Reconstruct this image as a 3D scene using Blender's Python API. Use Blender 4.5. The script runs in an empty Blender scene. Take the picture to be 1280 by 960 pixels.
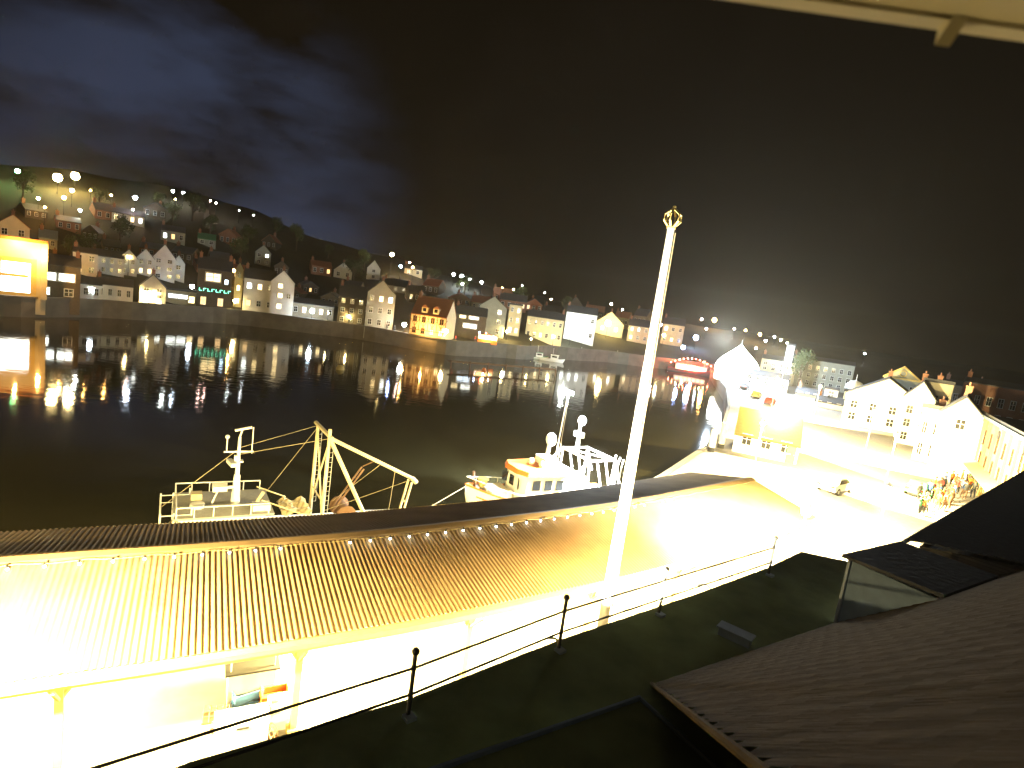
import bpy, bmesh, math, random
from mathutils import Vector, Matrix, noise
random.seed(7)
R = math.radians
SC = bpy.context.scene
COL = SC.collection
ZC = 13.0            # eye height above the street
FPX, PITCH, ROLL = 720.0, R(8), R(8)

# ------------------------------------------------------------------ camera frame (used to survey the place from the photograph)
FW = Vector((0, math.cos(PITCH), -math.sin(PITCH)))
RT = Vector((math.cos(ROLL), math.sin(ROLL)*math.sin(PITCH), math.sin(ROLL)*math.cos(PITCH)))
UP = Vector((-math.sin(ROLL), math.cos(ROLL)*math.sin(PITCH), math.cos(ROLL)*math.cos(PITCH)))
EYE = Vector((0, 0, ZC))
def ray(u, v): return FW + (u-640)/FPX*RT - (v-480)/FPX*UP
def at_r(u, v, r):
    d = ray(u, v); return EYE + d*(r/math.hypot(d.x, d.y))
def at_z(u, v, z):
    d = ray(u, v); return EYE + d*((z-ZC)/d.z)

# ------------------------------------------------------------------ mesh builder
class MB:
    def __init__(s): s.v = []; s.f = []; s.mi = []; s.m = 0
    def poly(s, pts):
        n = len(s.v); s.v += [tuple(p) for p in pts]; s.f.append(tuple(range(n, n+len(pts)))); s.mi.append(s.m)
    def box(s, c, size, rz=0, rx=0, ry=0):
        M = Matrix.Translation(c) @ Matrix.Rotation(rz, 4, 'Z') @ Matrix.Rotation(ry, 4, 'Y') @ Matrix.Rotation(rx, 4, 'X')
        n = len(s.v); a, b, d = size[0]/2, size[1]/2, size[2]/2
        for x, y, z in ((-a,-b,-d),(a,-b,-d),(a,b,-d),(-a,b,-d),(-a,-b,d),(a,-b,d),(a,b,d),(-a,b,d)):
            s.v.append(tuple(M @ Vector((x, y, z))))
        for f in ((0,3,2,1),(4,5,6,7),(0,1,5,4),(1,2,6,5),(2,3,7,6),(3,0,4,7)):
            s.f.append(tuple(n+i for i in f)); s.mi.append(s.m)
        return s
    def tube(s, pts, r, n=8, r2=None, cap=True):
        pts = [Vector(p) for p in pts]; rings = []
        for i, p in enumerate(pts):
            t = (pts[min(i+1, len(pts)-1)] - pts[max(i-1, 0)]).normalized()
            a = t.cross(Vector((0, 0, 1)))
            if a.length < 1e-3: a = t.cross(Vector((1, 0, 0)))
            a.normalize(); b = t.cross(a)
            q = r if r2 is None else r + (r2-r)*i/(len(pts)-1)
            base = len(s.v)
            for k in range(n):
                w = 2*math.pi*k/n; s.v.append(tuple(p + a*math.cos(w)*q + b*math.sin(w)*q))
            rings.append(base)
        for i in range(len(rings)-1):
            for k in range(n):
                k2 = (k+1) % n
                s.f.append((rings[i]+k, rings[i]+k2, rings[i+1]+k2, rings[i+1]+k)); s.mi.append(s.m)
        if cap:
            s.f.append(tuple(rings[0]+k for k in range(n))); s.mi.append(s.m)
            s.f.append(tuple(rings[-1]+k for k in reversed(range(n)))); s.mi.append(s.m)
        return s
    def lathe(s, prof, c=(0,0,0), n=12):
        c = Vector(c); rings = []
        for r, z in prof:
            base = len(s.v)
            for k in range(n):
                w = 2*math.pi*k/n; s.v.append((c.x+r*math.cos(w), c.y+r*math.sin(w), c.z+z))
            rings.append(base)
        for i in range(len(rings)-1):
            for k in range(n):
                k2 = (k+1) % n
                s.f.append((rings[i]+k, rings[i]+k2, rings[i+1]+k2, rings[i+1]+k)); s.mi.append(s.m)
        s.f.append(tuple(rings[0]+k for k in reversed(range(n)))); s.mi.append(s.m)
        s.f.append(tuple(rings[-1]+k for k in range(n))); s.mi.append(s.m)
        return s
    def ball(s, c, r, n=8, sz=1.0):
        k = max(4, n//2)
        return s.lathe([(max(1e-3, r*math.sin(math.pi*i/k)), -r*sz*math.cos(math.pi*i/k)) for i in range(k+1)], c, n)
    def loft(s, rings, close=True, caps=True):
        bs = []
        for rg in rings:
            bs.append(len(s.v)); s.v += [tuple(p) for p in rg]
        n = len(rings[0])
        for i in range(len(rings)-1):
            for k in range(n if close else n-1):
                k2 = (k+1) % n
                s.f.append((bs[i]+k, bs[i]+k2, bs[i+1]+k2, bs[i+1]+k)); s.mi.append(s.m)
        if caps and close:
            s.f.append(tuple(bs[0]+k for k in reversed(range(n)))); s.mi.append(s.m)
            s.f.append(tuple(bs[-1]+k for k in range(n))); s.mi.append(s.m)
        return s
    def mesh(s, name, mats, smooth=False):
        me = bpy.data.meshes.new(name); me.from_pydata(s.v, [], s.f)
        for m in (mats if isinstance(mats, (list, tuple)) else [mats]): me.materials.append(m)
        if s.m or any(s.mi): me.polygons.foreach_set('material_index', s.mi)
        bm = bmesh.new(); bm.from_mesh(me); bmesh.ops.recalc_face_normals(bm, faces=bm.faces); bm.to_mesh(me); bm.free()
        if smooth: me.polygons.foreach_set('use_smooth', [True]*len(me.polygons))
        if smooth and smooth != 'all': me.set_sharp_from_angle(angle=R(50))
        return me
    def build(s, name, mats, parent=None, smooth=False):
        return link(name, s.mesh(name, mats, smooth), parent)
def link(name, me, parent=None):
    o = bpy.data.objects.new(name, me); COL.objects.link(o)
    if parent: o.parent = parent
    return o
def tag(o, label, cat, group=None):
    o['label'] = label; o['category'] = cat
    if group: o['group'] = group
    return o
def thing(name, label, cat, loc=(0,0,0), rz=0, group=None):
    o = bpy.data.objects.new(name, None); COL.objects.link(o); o.location = loc; o.rotation_euler = (0,0,rz)
    o.empty_display_size = .2
    return tag(o, label, cat, group)
def kind(o, k): o['kind'] = k; return o
def copy_tree(o, parent=None):
    c = o.copy(); COL.objects.link(c); c.parent = parent
    for ch in o.children: copy_tree(ch, c)
    return c

# ------------------------------------------------------------------ materials
def mat(name, col, rough=.8, metal=0, var=.25, scale=3.0, bump=0, spec=.4):
    m = bpy.data.materials.new(name); m.use_nodes = True; nt = m.node_tree; n = nt.nodes; b = n['Principled BSDF']
    b.inputs['Roughness'].default_value = rough; b.inputs['Metallic'].default_value = metal
    b.inputs['Specular IOR Level'].default_value = spec
    tc = n.new('ShaderNodeTexCoord'); nz = n.new('ShaderNodeTexNoise'); nz.inputs['Scale'].default_value = scale; nz.inputs['Detail'].default_value = 6
    nt.links.new(tc.outputs['Object'], nz.inputs['Vector'])
    mx = n.new('ShaderNodeMix'); mx.data_type = 'RGBA'
    mx.inputs['A'].default_value = (*[c*(1-var) for c in col], 1); mx.inputs['B'].default_value = (*[min(1, c*(1+var)) for c in col], 1)
    nt.links.new(nz.outputs['Fac'], mx.inputs['Factor']); nt.links.new(mx.outputs['Result'], b.inputs['Base Color'])
    if bump:
        bp = n.new('ShaderNodeBump'); bp.inputs['Strength'].default_value = bump; bp.inputs['Distance'].default_value = .05
        nt.links.new(nz.outputs['Fac'], bp.inputs['Height']); nt.links.new(bp.outputs['Normal'], b.inputs['Normal'])
    return m
def brick(name, c1, c2, mortar, scale=3.0, w=.5, h=.25, rough=.85):
    m = mat(name, c1, rough); nt = m.node_tree; n = nt.nodes; b = n['Principled BSDF']
    br = n.new('ShaderNodeTexBrick'); br.inputs['Scale'].default_value = scale
    br.inputs['Color1'].default_value = (*c1, 1); br.inputs['Color2'].default_value = (*c2, 1); br.inputs['Mortar'].default_value = (*mortar, 1)
    br.inputs['Brick Width'].default_value = w; br.inputs['Row Height'].default_value = h; br.inputs['Mortar Size'].default_value = .02
    tc = n.new('ShaderNodeTexCoord'); sp = n.new('ShaderNodeSeparateXYZ'); ad = n.new('ShaderNodeMath'); cb = n.new('ShaderNodeCombineXYZ')
    nt.links.new(tc.outputs['Object'], sp.inputs[0]); nt.links.new(sp.outputs['X'], ad.inputs[0]); nt.links.new(sp.outputs['Y'], ad.inputs[1])
    nt.links.new(ad.outputs[0], cb.inputs['X']); nt.links.new(sp.outputs['Z'], cb.inputs['Y']); nt.links.new(cb.outputs[0], br.inputs['Vector'])
    nt.links.new(br.outputs['Color'], b.inputs['Base Color'])
    return m
def glow(name, col, strength):
    m = bpy.data.materials.new(name); m.use_nodes = True; b = m.node_tree.nodes['Principled BSDF']
    b.inputs['Base Color'].default_value = (.8, .8, .8, 1)
    m.cycles.emission_sampling = 'NONE'
    b.inputs['Emission Color'].default_value = (*col, 1); b.inputs['Emission Strength'].default_value = strength
    return m
M = {
 'asphalt': mat('setts', (.30,.28,.25), .85, scale=2, bump=.3),
 'flatroof': mat('roof_felt', (.26,.30,.15), .9, scale=1.2, var=.5, bump=.4, spec=.05),
 'lead': mat('lead_sheet', (.25,.33,.43), .6, scale=4, var=.25),
 'pale_metal': mat('pale_metal', (.5,.56,.6), .5, scale=5),
 'white': mat('white_paint', (.78,.78,.74), .55, var=.08),
 'white2': mat('white_render', (.72,.70,.62), .85, var=.15, scale=.8),
 'cream': mat('cream_render', (.58,.52,.36), .85, var=.15, scale=.8),
 'grey_render': mat('grey_render', (.33,.34,.29), .9, var=.2, scale=.8),
 'stone': brick('sandstone', (.30,.25,.16), (.22,.18,.12), (.14,.12,.09)),
 'brick': brick('red_brick', (.28,.12,.07), (.22,.09,.05), (.25,.2,.15), 5),
 'darkstone': brick('dark_stone', (.13,.11,.08), (.09,.075,.055), (.06,.05,.04)),
 'slate': mat('slate_roof', (.07,.07,.075), .7, scale=6, var=.4, bump=.3),
 'oldtile': mat('old_roof_tile', (.045,.034,.022), .9, scale=3, var=.5, bump=.5, spec=.012),
 'pantile': mat('pantile_roof', (.26,.11,.06), .8, scale=5, var=.35, bump=.3),
 'orange_tile': mat('orange_tile', (.34,.13,.035), .8, scale=5, var=.3, bump=.3),
 'corrugated': mat('corrugated_sheet', (.31,.205,.095), .72, scale=.9, var=.4, spec=.3),
 'timber': mat('brown_timber', (.16,.09,.05), .75, scale=6),
 'black': mat('black_iron', (.02,.022,.022), .5, scale=6),
 'steel': mat('galvanised_steel', (.42,.42,.40), .45, .3, scale=6),
 'buff': mat('buff_paint', (.62,.53,.33), .55, scale=5),
 'yellow': mat('yellow_paint', (.62,.48,.18), .55, scale=5),
 'orange': mat('orange_paint', (.75,.20,.04), .55, var=.12),
 'red': mat('red_paint', (.42,.04,.03), .55, var=.12),
 'green': mat('green_paint', (.05,.20,.10), .6, var=.15),
 'blue': mat('blue_paint', (.05,.12,.35), .6, var=.15),
 'rope': mat('rope', (.38,.32,.2), .95),
 'rubber': mat('black_rubber', (.025,.025,.025), .8),
 'fish_blue': mat('blue_plastic', (.08,.2,.42), .5),
 'skin': mat('skin', (.55,.36,.26), .6, var=.05),
 'hair': mat('brown_hair', (.06,.04,.025), .7),
 'denim': mat('dark_denim', (.04,.05,.09), .9),
 'glass': mat('dark_glass', (.012,.014,.016), .08, var=.1, spec=.6),
 'leaf': mat('leaves', (.055,.075,.025), .7, var=.5, scale=2),
 'bark': mat('bark', (.08,.06,.04), .9, scale=8, bump=.5),
 'earth': mat('hill_grass', (.038,.034,.017), .95, scale=.06, var=.6, bump=.3),
 'concrete': mat('wet_quay_wall', (.12,.11,.09), .8, scale=.4, var=.5, bump=.4),
 'win_yellow': glow('window_warm', (1,.72,.30), 2.0),
 'win_white': glow('window_white', (.95,1,.9), 4),
 'win_blue': glow('window_cold', (.6,.8,1), 4),
 'win_dim': glow('window_dim', (1,.6,.22), .9),
 'sign_green': glow('sign_green', (.15,1,.55), 2.2),
}
LAMP = {
 'orange': ((1,.50,.12), None), 'warm': ((1,.74,.27), None), 'white': ((.9,1,.92), None), 'street': ((1,.79,.36), None),
 'blue': ((.35,.5,1), None), 'cold': ((.72,.86,1), None), 'green': ((.15,1,.35), None), 'pink': ((1,.62,.5), None), 'red': ((1,.12,.05), None)}
_lm = {}
def lamp_mat(c, s):
    k = (c, s)
    if k not in _lm: _lm[k] = glow('lamp_%s' % c, LAMP[c][0], s)
    return _lm[k]

# ------------------------------------------------------------------ world: night sky with torn cloud
w = bpy.data.worlds.new('World'); SC.world = w; w.use_nodes = True; nt = w.node_tree; n = nt.nodes
bg = n['Background']
sky = n.new('ShaderNodeTexSky'); sky.sky_type = 'NISHITA'; sky.sun_disc = False; sky.sun_elevation = R(1.5); sky.sun_rotation = R(-75)
tc = n.new('ShaderNodeTexCoord'); mp = n.new('ShaderNodeMapping'); mp.inputs['Scale'].default_value = (2.2, 2.2, 7)
mp.inputs['Rotation'].default_value = (0, R(8), 0)
nz = n.new('ShaderNodeTexNoise'); nz.inputs['Scale'].default_value = 1.3; nz.inputs['Detail'].default_value = 7; nz.inputs['Roughness'].default_value = .55
nt.links.new(tc.outputs['Generated'], mp.inputs[0]); nt.links.new(mp.outputs[0], nz.inputs['Vector'])
cr = n.new('ShaderNodeValToRGB'); cr.color_ramp.elements[0].position = .40; cr.color_ramp.elements[1].position = .62
nt.links.new(nz.outputs['Fac'], cr.inputs[0])
# clear blue gap low over the east cliff: falls off with angle from its middle
gap = ray(235, 225).normalized()
dp = n.new('ShaderNodeVectorMath'); dp.operation = 'DOT_PRODUCT'; nt.links.new(tc.outputs['Generated'], dp.inputs[0]); dp.inputs[1].default_value = gap
mr = n.new('ShaderNodeMapRange'); mr.interpolation_type = 'SMOOTHERSTEP'
mr.inputs['From Min'].default_value = math.cos(R(21)); mr.inputs['From Max'].default_value = math.cos(R(3)); nt.links.new(dp.outputs['Value'], mr.inputs['Value'])
mu = n.new('ShaderNodeMath'); mu.operation = 'MULTIPLY'; nt.links.new(cr.outputs[0], mu.inputs[0]); nt.links.new(mr.outputs[0], mu.inputs[1])
hz = n.new('ShaderNodeMix'); hz.data_type = 'RGBA'
hz.inputs['A'].default_value = (.0024,.0016,.0007,1); hz.inputs['B'].default_value = (.013,.017,.031,1)
nt.links.new(mu.outputs[0], hz.inputs['Factor'])
skm = n.new('ShaderNodeVectorMath'); skm.operation = 'SCALE'; skm.inputs['Scale'].default_value = .00015; nt.links.new(sky.outputs[0], skm.inputs[0])
add = n.new('ShaderNodeVectorMath'); add.operation = 'ADD'; nt.links.new(hz.outputs['Result'], add.inputs[0]); nt.links.new(skm.outputs[0], add.inputs[1])
nt.links.new(add.outputs[0], bg.inputs['Color']); bg.inputs['Strength'].default_value = 1.0

# moon behind thin cloud
L = bpy.data.lights.new('moon', 'SUN'); L.energy = .02; L.angle = R(8); L.color = (1,.95,.85)
o = bpy.data.objects.new('moon', L); COL.objects.link(o); o.rotation_euler = (R(50), 0, R(-20))

def point(loc, watts, col, parent=None, r=.25, down=0, aim=None):
    L = bpy.data.lights.new('lamp_light', 'SPOT' if down else 'POINT')
    if down: L.spot_size = R(down); L.spot_blend = .25
    L.energy = watts; L.color = col; L.shadow_soft_size = r
    o = bpy.data.objects.new('lamp_light', L); COL.objects.link(o); o.location = loc
    if parent: o.parent = parent
    if aim: o.rotation_euler = Vector(aim).to_track_quat('-Z', 'Y').to_euler()
    return o

# ------------------------------------------------------------------ terrain
BANK = [(-95,118),(-60,135),(-42,146),(-35,158),(-26,170),(-17,166),(-7,152),(0,166),(4.4,188),(10,205),(18,219),(25,240),(40,262),(75,300)]
_sk = [(-400,215),(0,206),(90,216),(170,228),(230,240),(300,260),(400,300),(490,323),(560,346),(650,366),(760,391),(850,404),(1000,425),(1100,441),(1280,466),(1700,520)]
SKY = []
for u, v in _sk:
    d = ray(u, v); SKY.append((math.degrees(math.atan2(d.x, d.y)), d.z/math.hypot(d.x, d.y)))
def interp(t, x):
    if x <= t[0][0]: return t[0][1]
    for (a, va), (b, vb) in zip(t, t[1:]):
        if x <= b:
            k = (x-a)/(b-a); k = k*k*(3-2*k); return va+(vb-va)*k
    return t[-1][1]
HILLW = 150.0
def ground(x, y):
    r = math.hypot(x, y); a = math.degrees(math.atan2(x, y)); D = interp(BANK, a)
    if r < D+9: return .6
    top = ZC + (D+HILLW)*interp(SKY, a)
    k = min(1.25, (r-D-9)/(HILLW-9))
    h = .6 + (top-.6)*(math.sin(min(k,1)*math.pi/2)**1.15)
    if k > 1: h -= (k-1)*20
    return h + min(1, k*4)*noise.noise(Vector((x*.05, y*.05, 0)))*1.2
def on_hill(u, v):
    """the point of the land that the photograph shows at this spot"""
    d = ray(u, v); hl = math.hypot(d.x, d.y); a = math.degrees(math.atan2(d.x, d.y)); D = interp(BANK, a)
    r = D+2
    while r < D+HILLW:
        p = EYE + d*(r/hl)
        if p.z <= ground(p.x, p.y): return Vector((p.x, p.y, ground(p.x, p.y)))
        r += 1.0
    r = D+HILLW*.97; p = EYE + d*(r/hl)
    return Vector((p.x, p.y, ground(p.x, p.y)))

mb = MB(); rings = []
for i in range(29):
    k = i/28; rg = []
    for j in range(171):
        a = R(-95+j); D = interp(BANK, -95+j); r = D + (.3 if i == 0 else 8.5 if i == 1 else 9+(k**1.2)*330)
        x, y = r*math.sin(a), r*math.cos(a); rg.append((x, y, ground(x, y)))
    rings.append(rg)
mb.loft(rings, close=False)
kind(mb.build('hill', M['earth'], smooth=True), 'structure')
# far harbour wall, in one sweep with a coping
mb = MB(); pts = []
for j in range(0, 130):
    a = R(-95+j); D = interp(BANK, -95+j); pts.append((D*math.sin(a), D*math.cos(a)))
rg = []
for (x, y) in pts:
    q = Vector((x, y, 0)).normalized()
    rg.append([(x, y, -4.5), (x, y, .75), (x-q.x*.25, y-q.y*.25, .75), (x-q.x*.25, y-q.y*.25, 1.1), (x+q.x*.5, y+q.y*.5, 1.1), (x+q.x*.5, y+q.y*.5, -4.5)])
mb.loft(rg)
tag(mb.build('harbour_wall', M['concrete']), 'long dark stone quay wall along the far bank under the hillside houses', 'harbour wall')

# ------------------------------------------------------------------ water
mb = MB(); mb.poly([(-420,-60,-3),(420,-60,-3),(420,420,-3),(-420,420,-3)])
wm = bpy.data.materials.new('harbour_water'); wm.use_nodes = True; nt = wm.node_tree; n = nt.nodes; b = n['Principled BSDF']
b.inputs['Base Color'].default_value = (.030,.026,.011,1); b.inputs['Roughness'].default_value = .05; b.inputs['IOR'].default_value = 1.33
tc = n.new('ShaderNodeTexCoord'); mp = n.new('ShaderNodeMapping'); mp.inputs['Scale'].default_value = (.55, 1.0, 1); mp.inputs['Rotation'].default_value = (0,0,R(15))
n1 = n.new('ShaderNodeTexNoise'); n1.inputs['Scale'].default_value = .9; n1.inputs['Detail'].default_value = 3
n2 = n.new('ShaderNodeTexNoise'); n2.inputs['Scale'].default_value = .03; n2.inputs['Detail'].default_value = 2
nt.links.new(tc.outputs['Object'], mp.inputs[0]); nt.links.new(mp.outputs[0], n1.inputs['Vector']); nt.links.new(tc.outputs['Object'], n2.inputs['Vector'])
r2 = n.new('ShaderNodeMapRange'); r2.inputs['From Min'].default_value = .35; r2.inputs['From Max'].default_value = .7; r2.inputs['To Min'].default_value = .1; r2.inputs['To Max'].default_value = .5
nt.links.new(n2.outputs['Fac'], r2.inputs['Value'])
bp = n.new('ShaderNodeBump'); bp.inputs['Distance'].default_value = .06
nt.links.new(r2.outputs[0], bp.inputs['Strength']); nt.links.new(n1.outputs['Fac'], bp.inputs['Height']); nt.links.new(bp.outputs['Normal'], b.inputs['Normal'])
kind(mb.build('water', wm), 'structure')

# ------------------------------------------------------------------ market line, quay
EV = [(-26,2.3),(-20,5.6),(-15,8.4),(-10.03,11.2),(-6.81,12.95),(-4.0,14.55),(-.96,16.4),(4.42,20.1),(8.6,23.3),(13.5,27.5),(18,31.5)]
EV = [Vector((x, y, 0)) for x, y in EV]
def smooth_line(P, step):
    out = []
    for i in range(len(P)-1):
        p0 = P[max(i-1,0)]; p1 = P[i]; p2 = P[i+1]; p3 = P[min(i+2, len(P)-1)]; m = max(2, int((p2-p1).length/step))
        for k in range(m):
            t = k/m; out.append(.5*((2*p1)+(p2-p0)*t+(2*p0-5*p1+4*p2-p3)*t*t+(3*p1-p0-3*p2+p3)*t**3))
    out.append(P[-1]); return out
EVS = smooth_line(EV, .05)
acc = [0.0]
for a_, b_ in zip(EVS, EVS[1:]): acc.append(acc[-1]+(b_-a_).length)
MLEN = acc[-1]
def mk(s, off, z):
    """point of the market: s metres along the street eave, off metres towards the harbour"""
    s = max(0, min(MLEN-.01, s)); lo, hi = 0, len(acc)-1
    while hi-lo > 1:
        m_ = (lo+hi)//2
        if acc[m_] <= s: lo = m_
        else: hi = m_
    a_ = EVS[max(0, lo-25)]; b_ = EVS[min(len(EVS)-1, lo+26)]; t = (b_-a_).normalized(); nn = Vector((-t.y, t.x, 0))
    p = EVS[lo] + (EVS[lo+1]-EVS[lo])*((s-acc[lo])/max(1e-6, acc[lo+1]-acc[lo])) + nn*off
    return Vector((p.x, p.y, z))
def mdir(s):
    t = mk(s+.3,0,0)-mk(s-.3,0,0); return math.atan2(t.y, t.x)
edge = [mk(s, 13.0, 0) for s in (4, 10, 16, 22, 28, 34, 40, 46, 52, MLEN-.1)]
edge = [Vector((-70,-18,0))] + edge + [Vector((14,49,0)), Vector((26.5,71,0)), Vector((39,103,0)), Vector((50,135,0)), Vector((62,180,0)), Vector((74,222,0)), Vector((92,262,0))]
mb = MB(); mb.poly([*edge, (320,262,0), (320,-70,0), (-70,-70,0)])
kind(mb.build('street', M['asphalt']), 'structure')
mb = MB(); rg = []
for p in edge: rg.append([(p.x,p.y,-4.5),(p.x,p.y,-.01),(p.x+.02,p.y-.02,.18),(p.x+.35,p.y-.45,.18),(p.x+.35,p.y-.45,-4.5)])
mb.loft(rg)
tag(mb.build('quay_wall', M['concrete']), 'stone quay edge with raised coping behind the fish market', 'quay wall')

# ------------------------------------------------------------------ fish market
mk_root = thing('fish_market', 'long open market shed with corrugated pitched roof and string of bulbs', 'market hall', (0,0,0))
PER = .152
def sheet(off0, z0, off1, z1, amp=.024):
    mb = MB(); rings = []; steps = int(MLEN/PER*8)
    for i in range(steps+1):
        s = i*PER/8; a = amp*math.sin(2*math.pi*i/8); rings.append([mk(s, off0+(off1-off0)*k/2, z0+(z1-z0)*k/2+a) for k in range(3)])
    mb.loft(rings, close=False); return mb
sheet(-.1, 3.5, 3.92, 4.42).build('front_roof_slope', M['corrugated'], mk_root, 'all')
sheet(4.0, 4.42, 8.1, 3.5).build('rear_roof_slope', M['corrugated'], mk_root, 'all')
def strip(prof, s0=0, s1=None, step=.6):
    s1 = s1 or MLEN-.05; mb = MB(); k = int((s1-s0)/step); mb.loft([[mk(s0+(s1-s0)*i/k, o_, z_) for o_, z_ in prof] for i in range(k+1)]); return mb
strip([(3.66,4.42),(3.74,4.47),(3.96,4.52),(4.18,4.47),(4.26,4.42),(3.96,4.455)]).build('ridge_cap', M['corrugated'], mk_root)
strip([(-.30,3.30),(-.32,3.44),(-.12,3.44),(-.12,3.30),(-.2,3.26)]).build('gutter', M['yellow'], mk_root)
strip([(-.1,3.10),(-.1,3.43),(0,3.43),(0,3.10)]).build('fascia', M['yellow'], mk_root)
strip([(7.6,0.0),(7.6,3.45),(7.75,3.45),(7.75,0.0)]).build('rear_wall', M['white2'], mk_root)
strip([(.6,3.06),(.6,3.2),(.75,3.2),(.75,3.06)]).build('eave_beam', M['timber'], mk_root)
s = 3.0
while s < MLEN-1:
    mb = MB(); p = mk(s, .68, 0); d = mdir(s)
    mb.box((p.x,p.y,1.53), (.18,.18,3.06), d); mb.box((p.x,p.y,.12), (.34,.34,.24), d)
    for sg in (-1, 1):
        q = p + Vector((math.cos(d), math.sin(d), 0))*sg*.45; mb.tube([(p.x,p.y,2.3), (q.x,q.y,3.04)], .06, 6)
    q = mk(s, -.1, 0); mb.tube([(p.x,p.y,2.3), (q.x,q.y,3.05)], .05, 6)
    mb.build('column', M['yellow'], mk_root); s += 5.4
# tube lights under the roof
s = 5.0
while s < MLEN-2:
    p = mk(s, 2.6, 2.98); d = mdir(s); mb = MB(); mb.box(p, (1.5,.12,.08), d); mb.build('tube_light', lamp_mat('warm', 25), mk_root)
    s += 6.2
for s in (7.5, 15, 23, 31, 39):  # hidden lights added under the rear eave to brighten the trawler
    p = mk(s, 8.0, 3.0); mb = MB(); mb.box(p, (.5,.22,.2), mdir(s)); rl_ = mb.build('rear_fill_light', lamp_mat('warm', 25), mk_root); q = mk(s, 8.5, 2.95); point(q, 3600, LAMP['warm'][0], mk_root, .15)
# festoon lights along the ridge
fs = thing('festoon_lights', 'string of small white bulbs strung just below the market roof ridge', 'string lights', (0,0,0))
mb = MB(); mb.tube([mk(s_*.37, 3.45, 4.52-.05*abs(math.sin(s_*.37*math.pi/1.48))) for s_ in range(int(MLEN/.37))], .012, 5); mb.build('cable', M['yellow'], fs)
bm_ = MB().ball((0,0,0), .036, 8, 1.25).mesh('bulb', lamp_mat('cold', 14), True)
cap_ = MB().lathe([(.03,0.03),(.03,.11)], n=6).mesh('bulb_holder', M['black'])
s = .6
while s < 44:
    if random.random() > .07:
        o = link('bulb', bm_, fs); o.location = mk(s, 3.40, 4.43); h = link('bulb_holder', cap_, o)
        h.parent = o
    s += .74
# ------------------------------------------------------------------ street lamps
def street_lamp(base, h, col, strength, watts, label, hr=.22, down=0, aim=None, cat='street lamp', group=None, postmat='white', face=0, name='street_lamp'):
    t = thing(name, label, cat, base, face, group)
    MB().tube([(0,0,0),(0,0,.9)], .10, 8).tube([(0,0,.9),(0,0,h)], .065, 8, .045).build('post', M[postmat], t)
    MB().ball((0,0,h+hr*.9), hr, 8).build('lamp_head', lamp_mat(col, strength), t, True)
    MB().lathe([(hr*.95,0),(hr*.5,.12),(.03,.2)], (0,0,h+hr*1.75), 8).build('lamp_cap', M[postmat], t)
    if watts: point((0,-.05,h-.16), watts, LAMP[col][0], t, .10, down, aim)
    return t
SOD = 'street'
def road(u, v): return at_z(u, v, 0)
street_lamp((-9.3, 9.1, 0), 6.3, SOD, 60, 40000, 'tall street lamp drowned in its own glare at the near end of the market', down=170)
street_lamp((23.0, 33.5, 0), 5.0, SOD, 60, 50000, 'street lamp beyond the market end in the middle of the white street', down=168)
street_lamp((34.0, 50.0, 0), 6.0, SOD, 60, 70000, 'street lamp before the white gabled houses of the bright street', down=160, aim=(.72,.62,-.45))
street_lamp((43.0, 68.0, 0), 6.0, SOD, 60, 70000, 'street lamp before the far white house fronts of the bright street', down=160, aim=(.55,.75,-.4))
street_lamp((52.0, 98.0, 0), 6.0, SOD, 60, 52000, 'street lamp on the quay behind the orange tiled building', down=165, aim=(.3,.8,-.4))
street_lamp((62.0, 134.0, 0), 8.0, 'cold', 60, 28000, 'tall floodlight mast by the glowing tent on the far quay', name='floodlight_mast')
def wall_lantern(x, y, z, watts, label, rz, col=SOD):
    """bracket lantern on the street wall of the building under the camera"""
    t = thing('wall_lantern', label, 'wall lantern', (x, y, z), rz)
    MB().tube([(-.55,0,.25),(-.3,0,.38),(0,0,.30)], .03, 6).build('bracket', M['black'], t)
    MB().lathe([(.10,-.18),(.19,.16),(.05,.28)], n=6).build('lamp_head', lamp_mat(col, 60), t)
    point((0,0,-.3), watts, LAMP[col][0], t, .1, 168)
street_lamp((12.4, 22.4, 0), 6.2, SOD, 60, 110000, 'street lamp at the right end of the market between eave and dark roof', down=172)
point((-9.3, 9.0, 5.3), 1500, LAMP[SOD][0], None, .1).name = 'lamp_glow'
street_lamp((20.5, 46.0, 0), 6.0, SOD, 60, 50000, 'street lamp at the bare quay edge between market end and orange tiled building', down=170)
street_lamp((31.0, 66.0, 0), 6.0, SOD, 60, 50000, 'street lamp in front of the orange tiled building', down=170)
street_lamp((40.0, 88.0, 0), 7.0, SOD, 60, 26000, 'street lamp between the orange tiled building and the white hotel front')
wall_lantern(-3.7, 6.8, 5.6, 2300, 'left one of the lanterns on the wall below the dark roof edge', R(131-180), 'warm')
wall_lantern(1.9, 10.95+.45, 5.6, 1500, 'middle one of the lanterns on the wall below the dark roof edge', R(131-180), 'warm')
wall_lantern(6.3, 14.9, 5.7, 9000, 'right one of the lanterns on the wall below the dark roof edge', R(131-180))
for s in (8, 17, 26, 35, 44): point(mk(s, 2.4, 2.7), 8000, LAMP['warm'][0], mk_root, .3)

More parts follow.
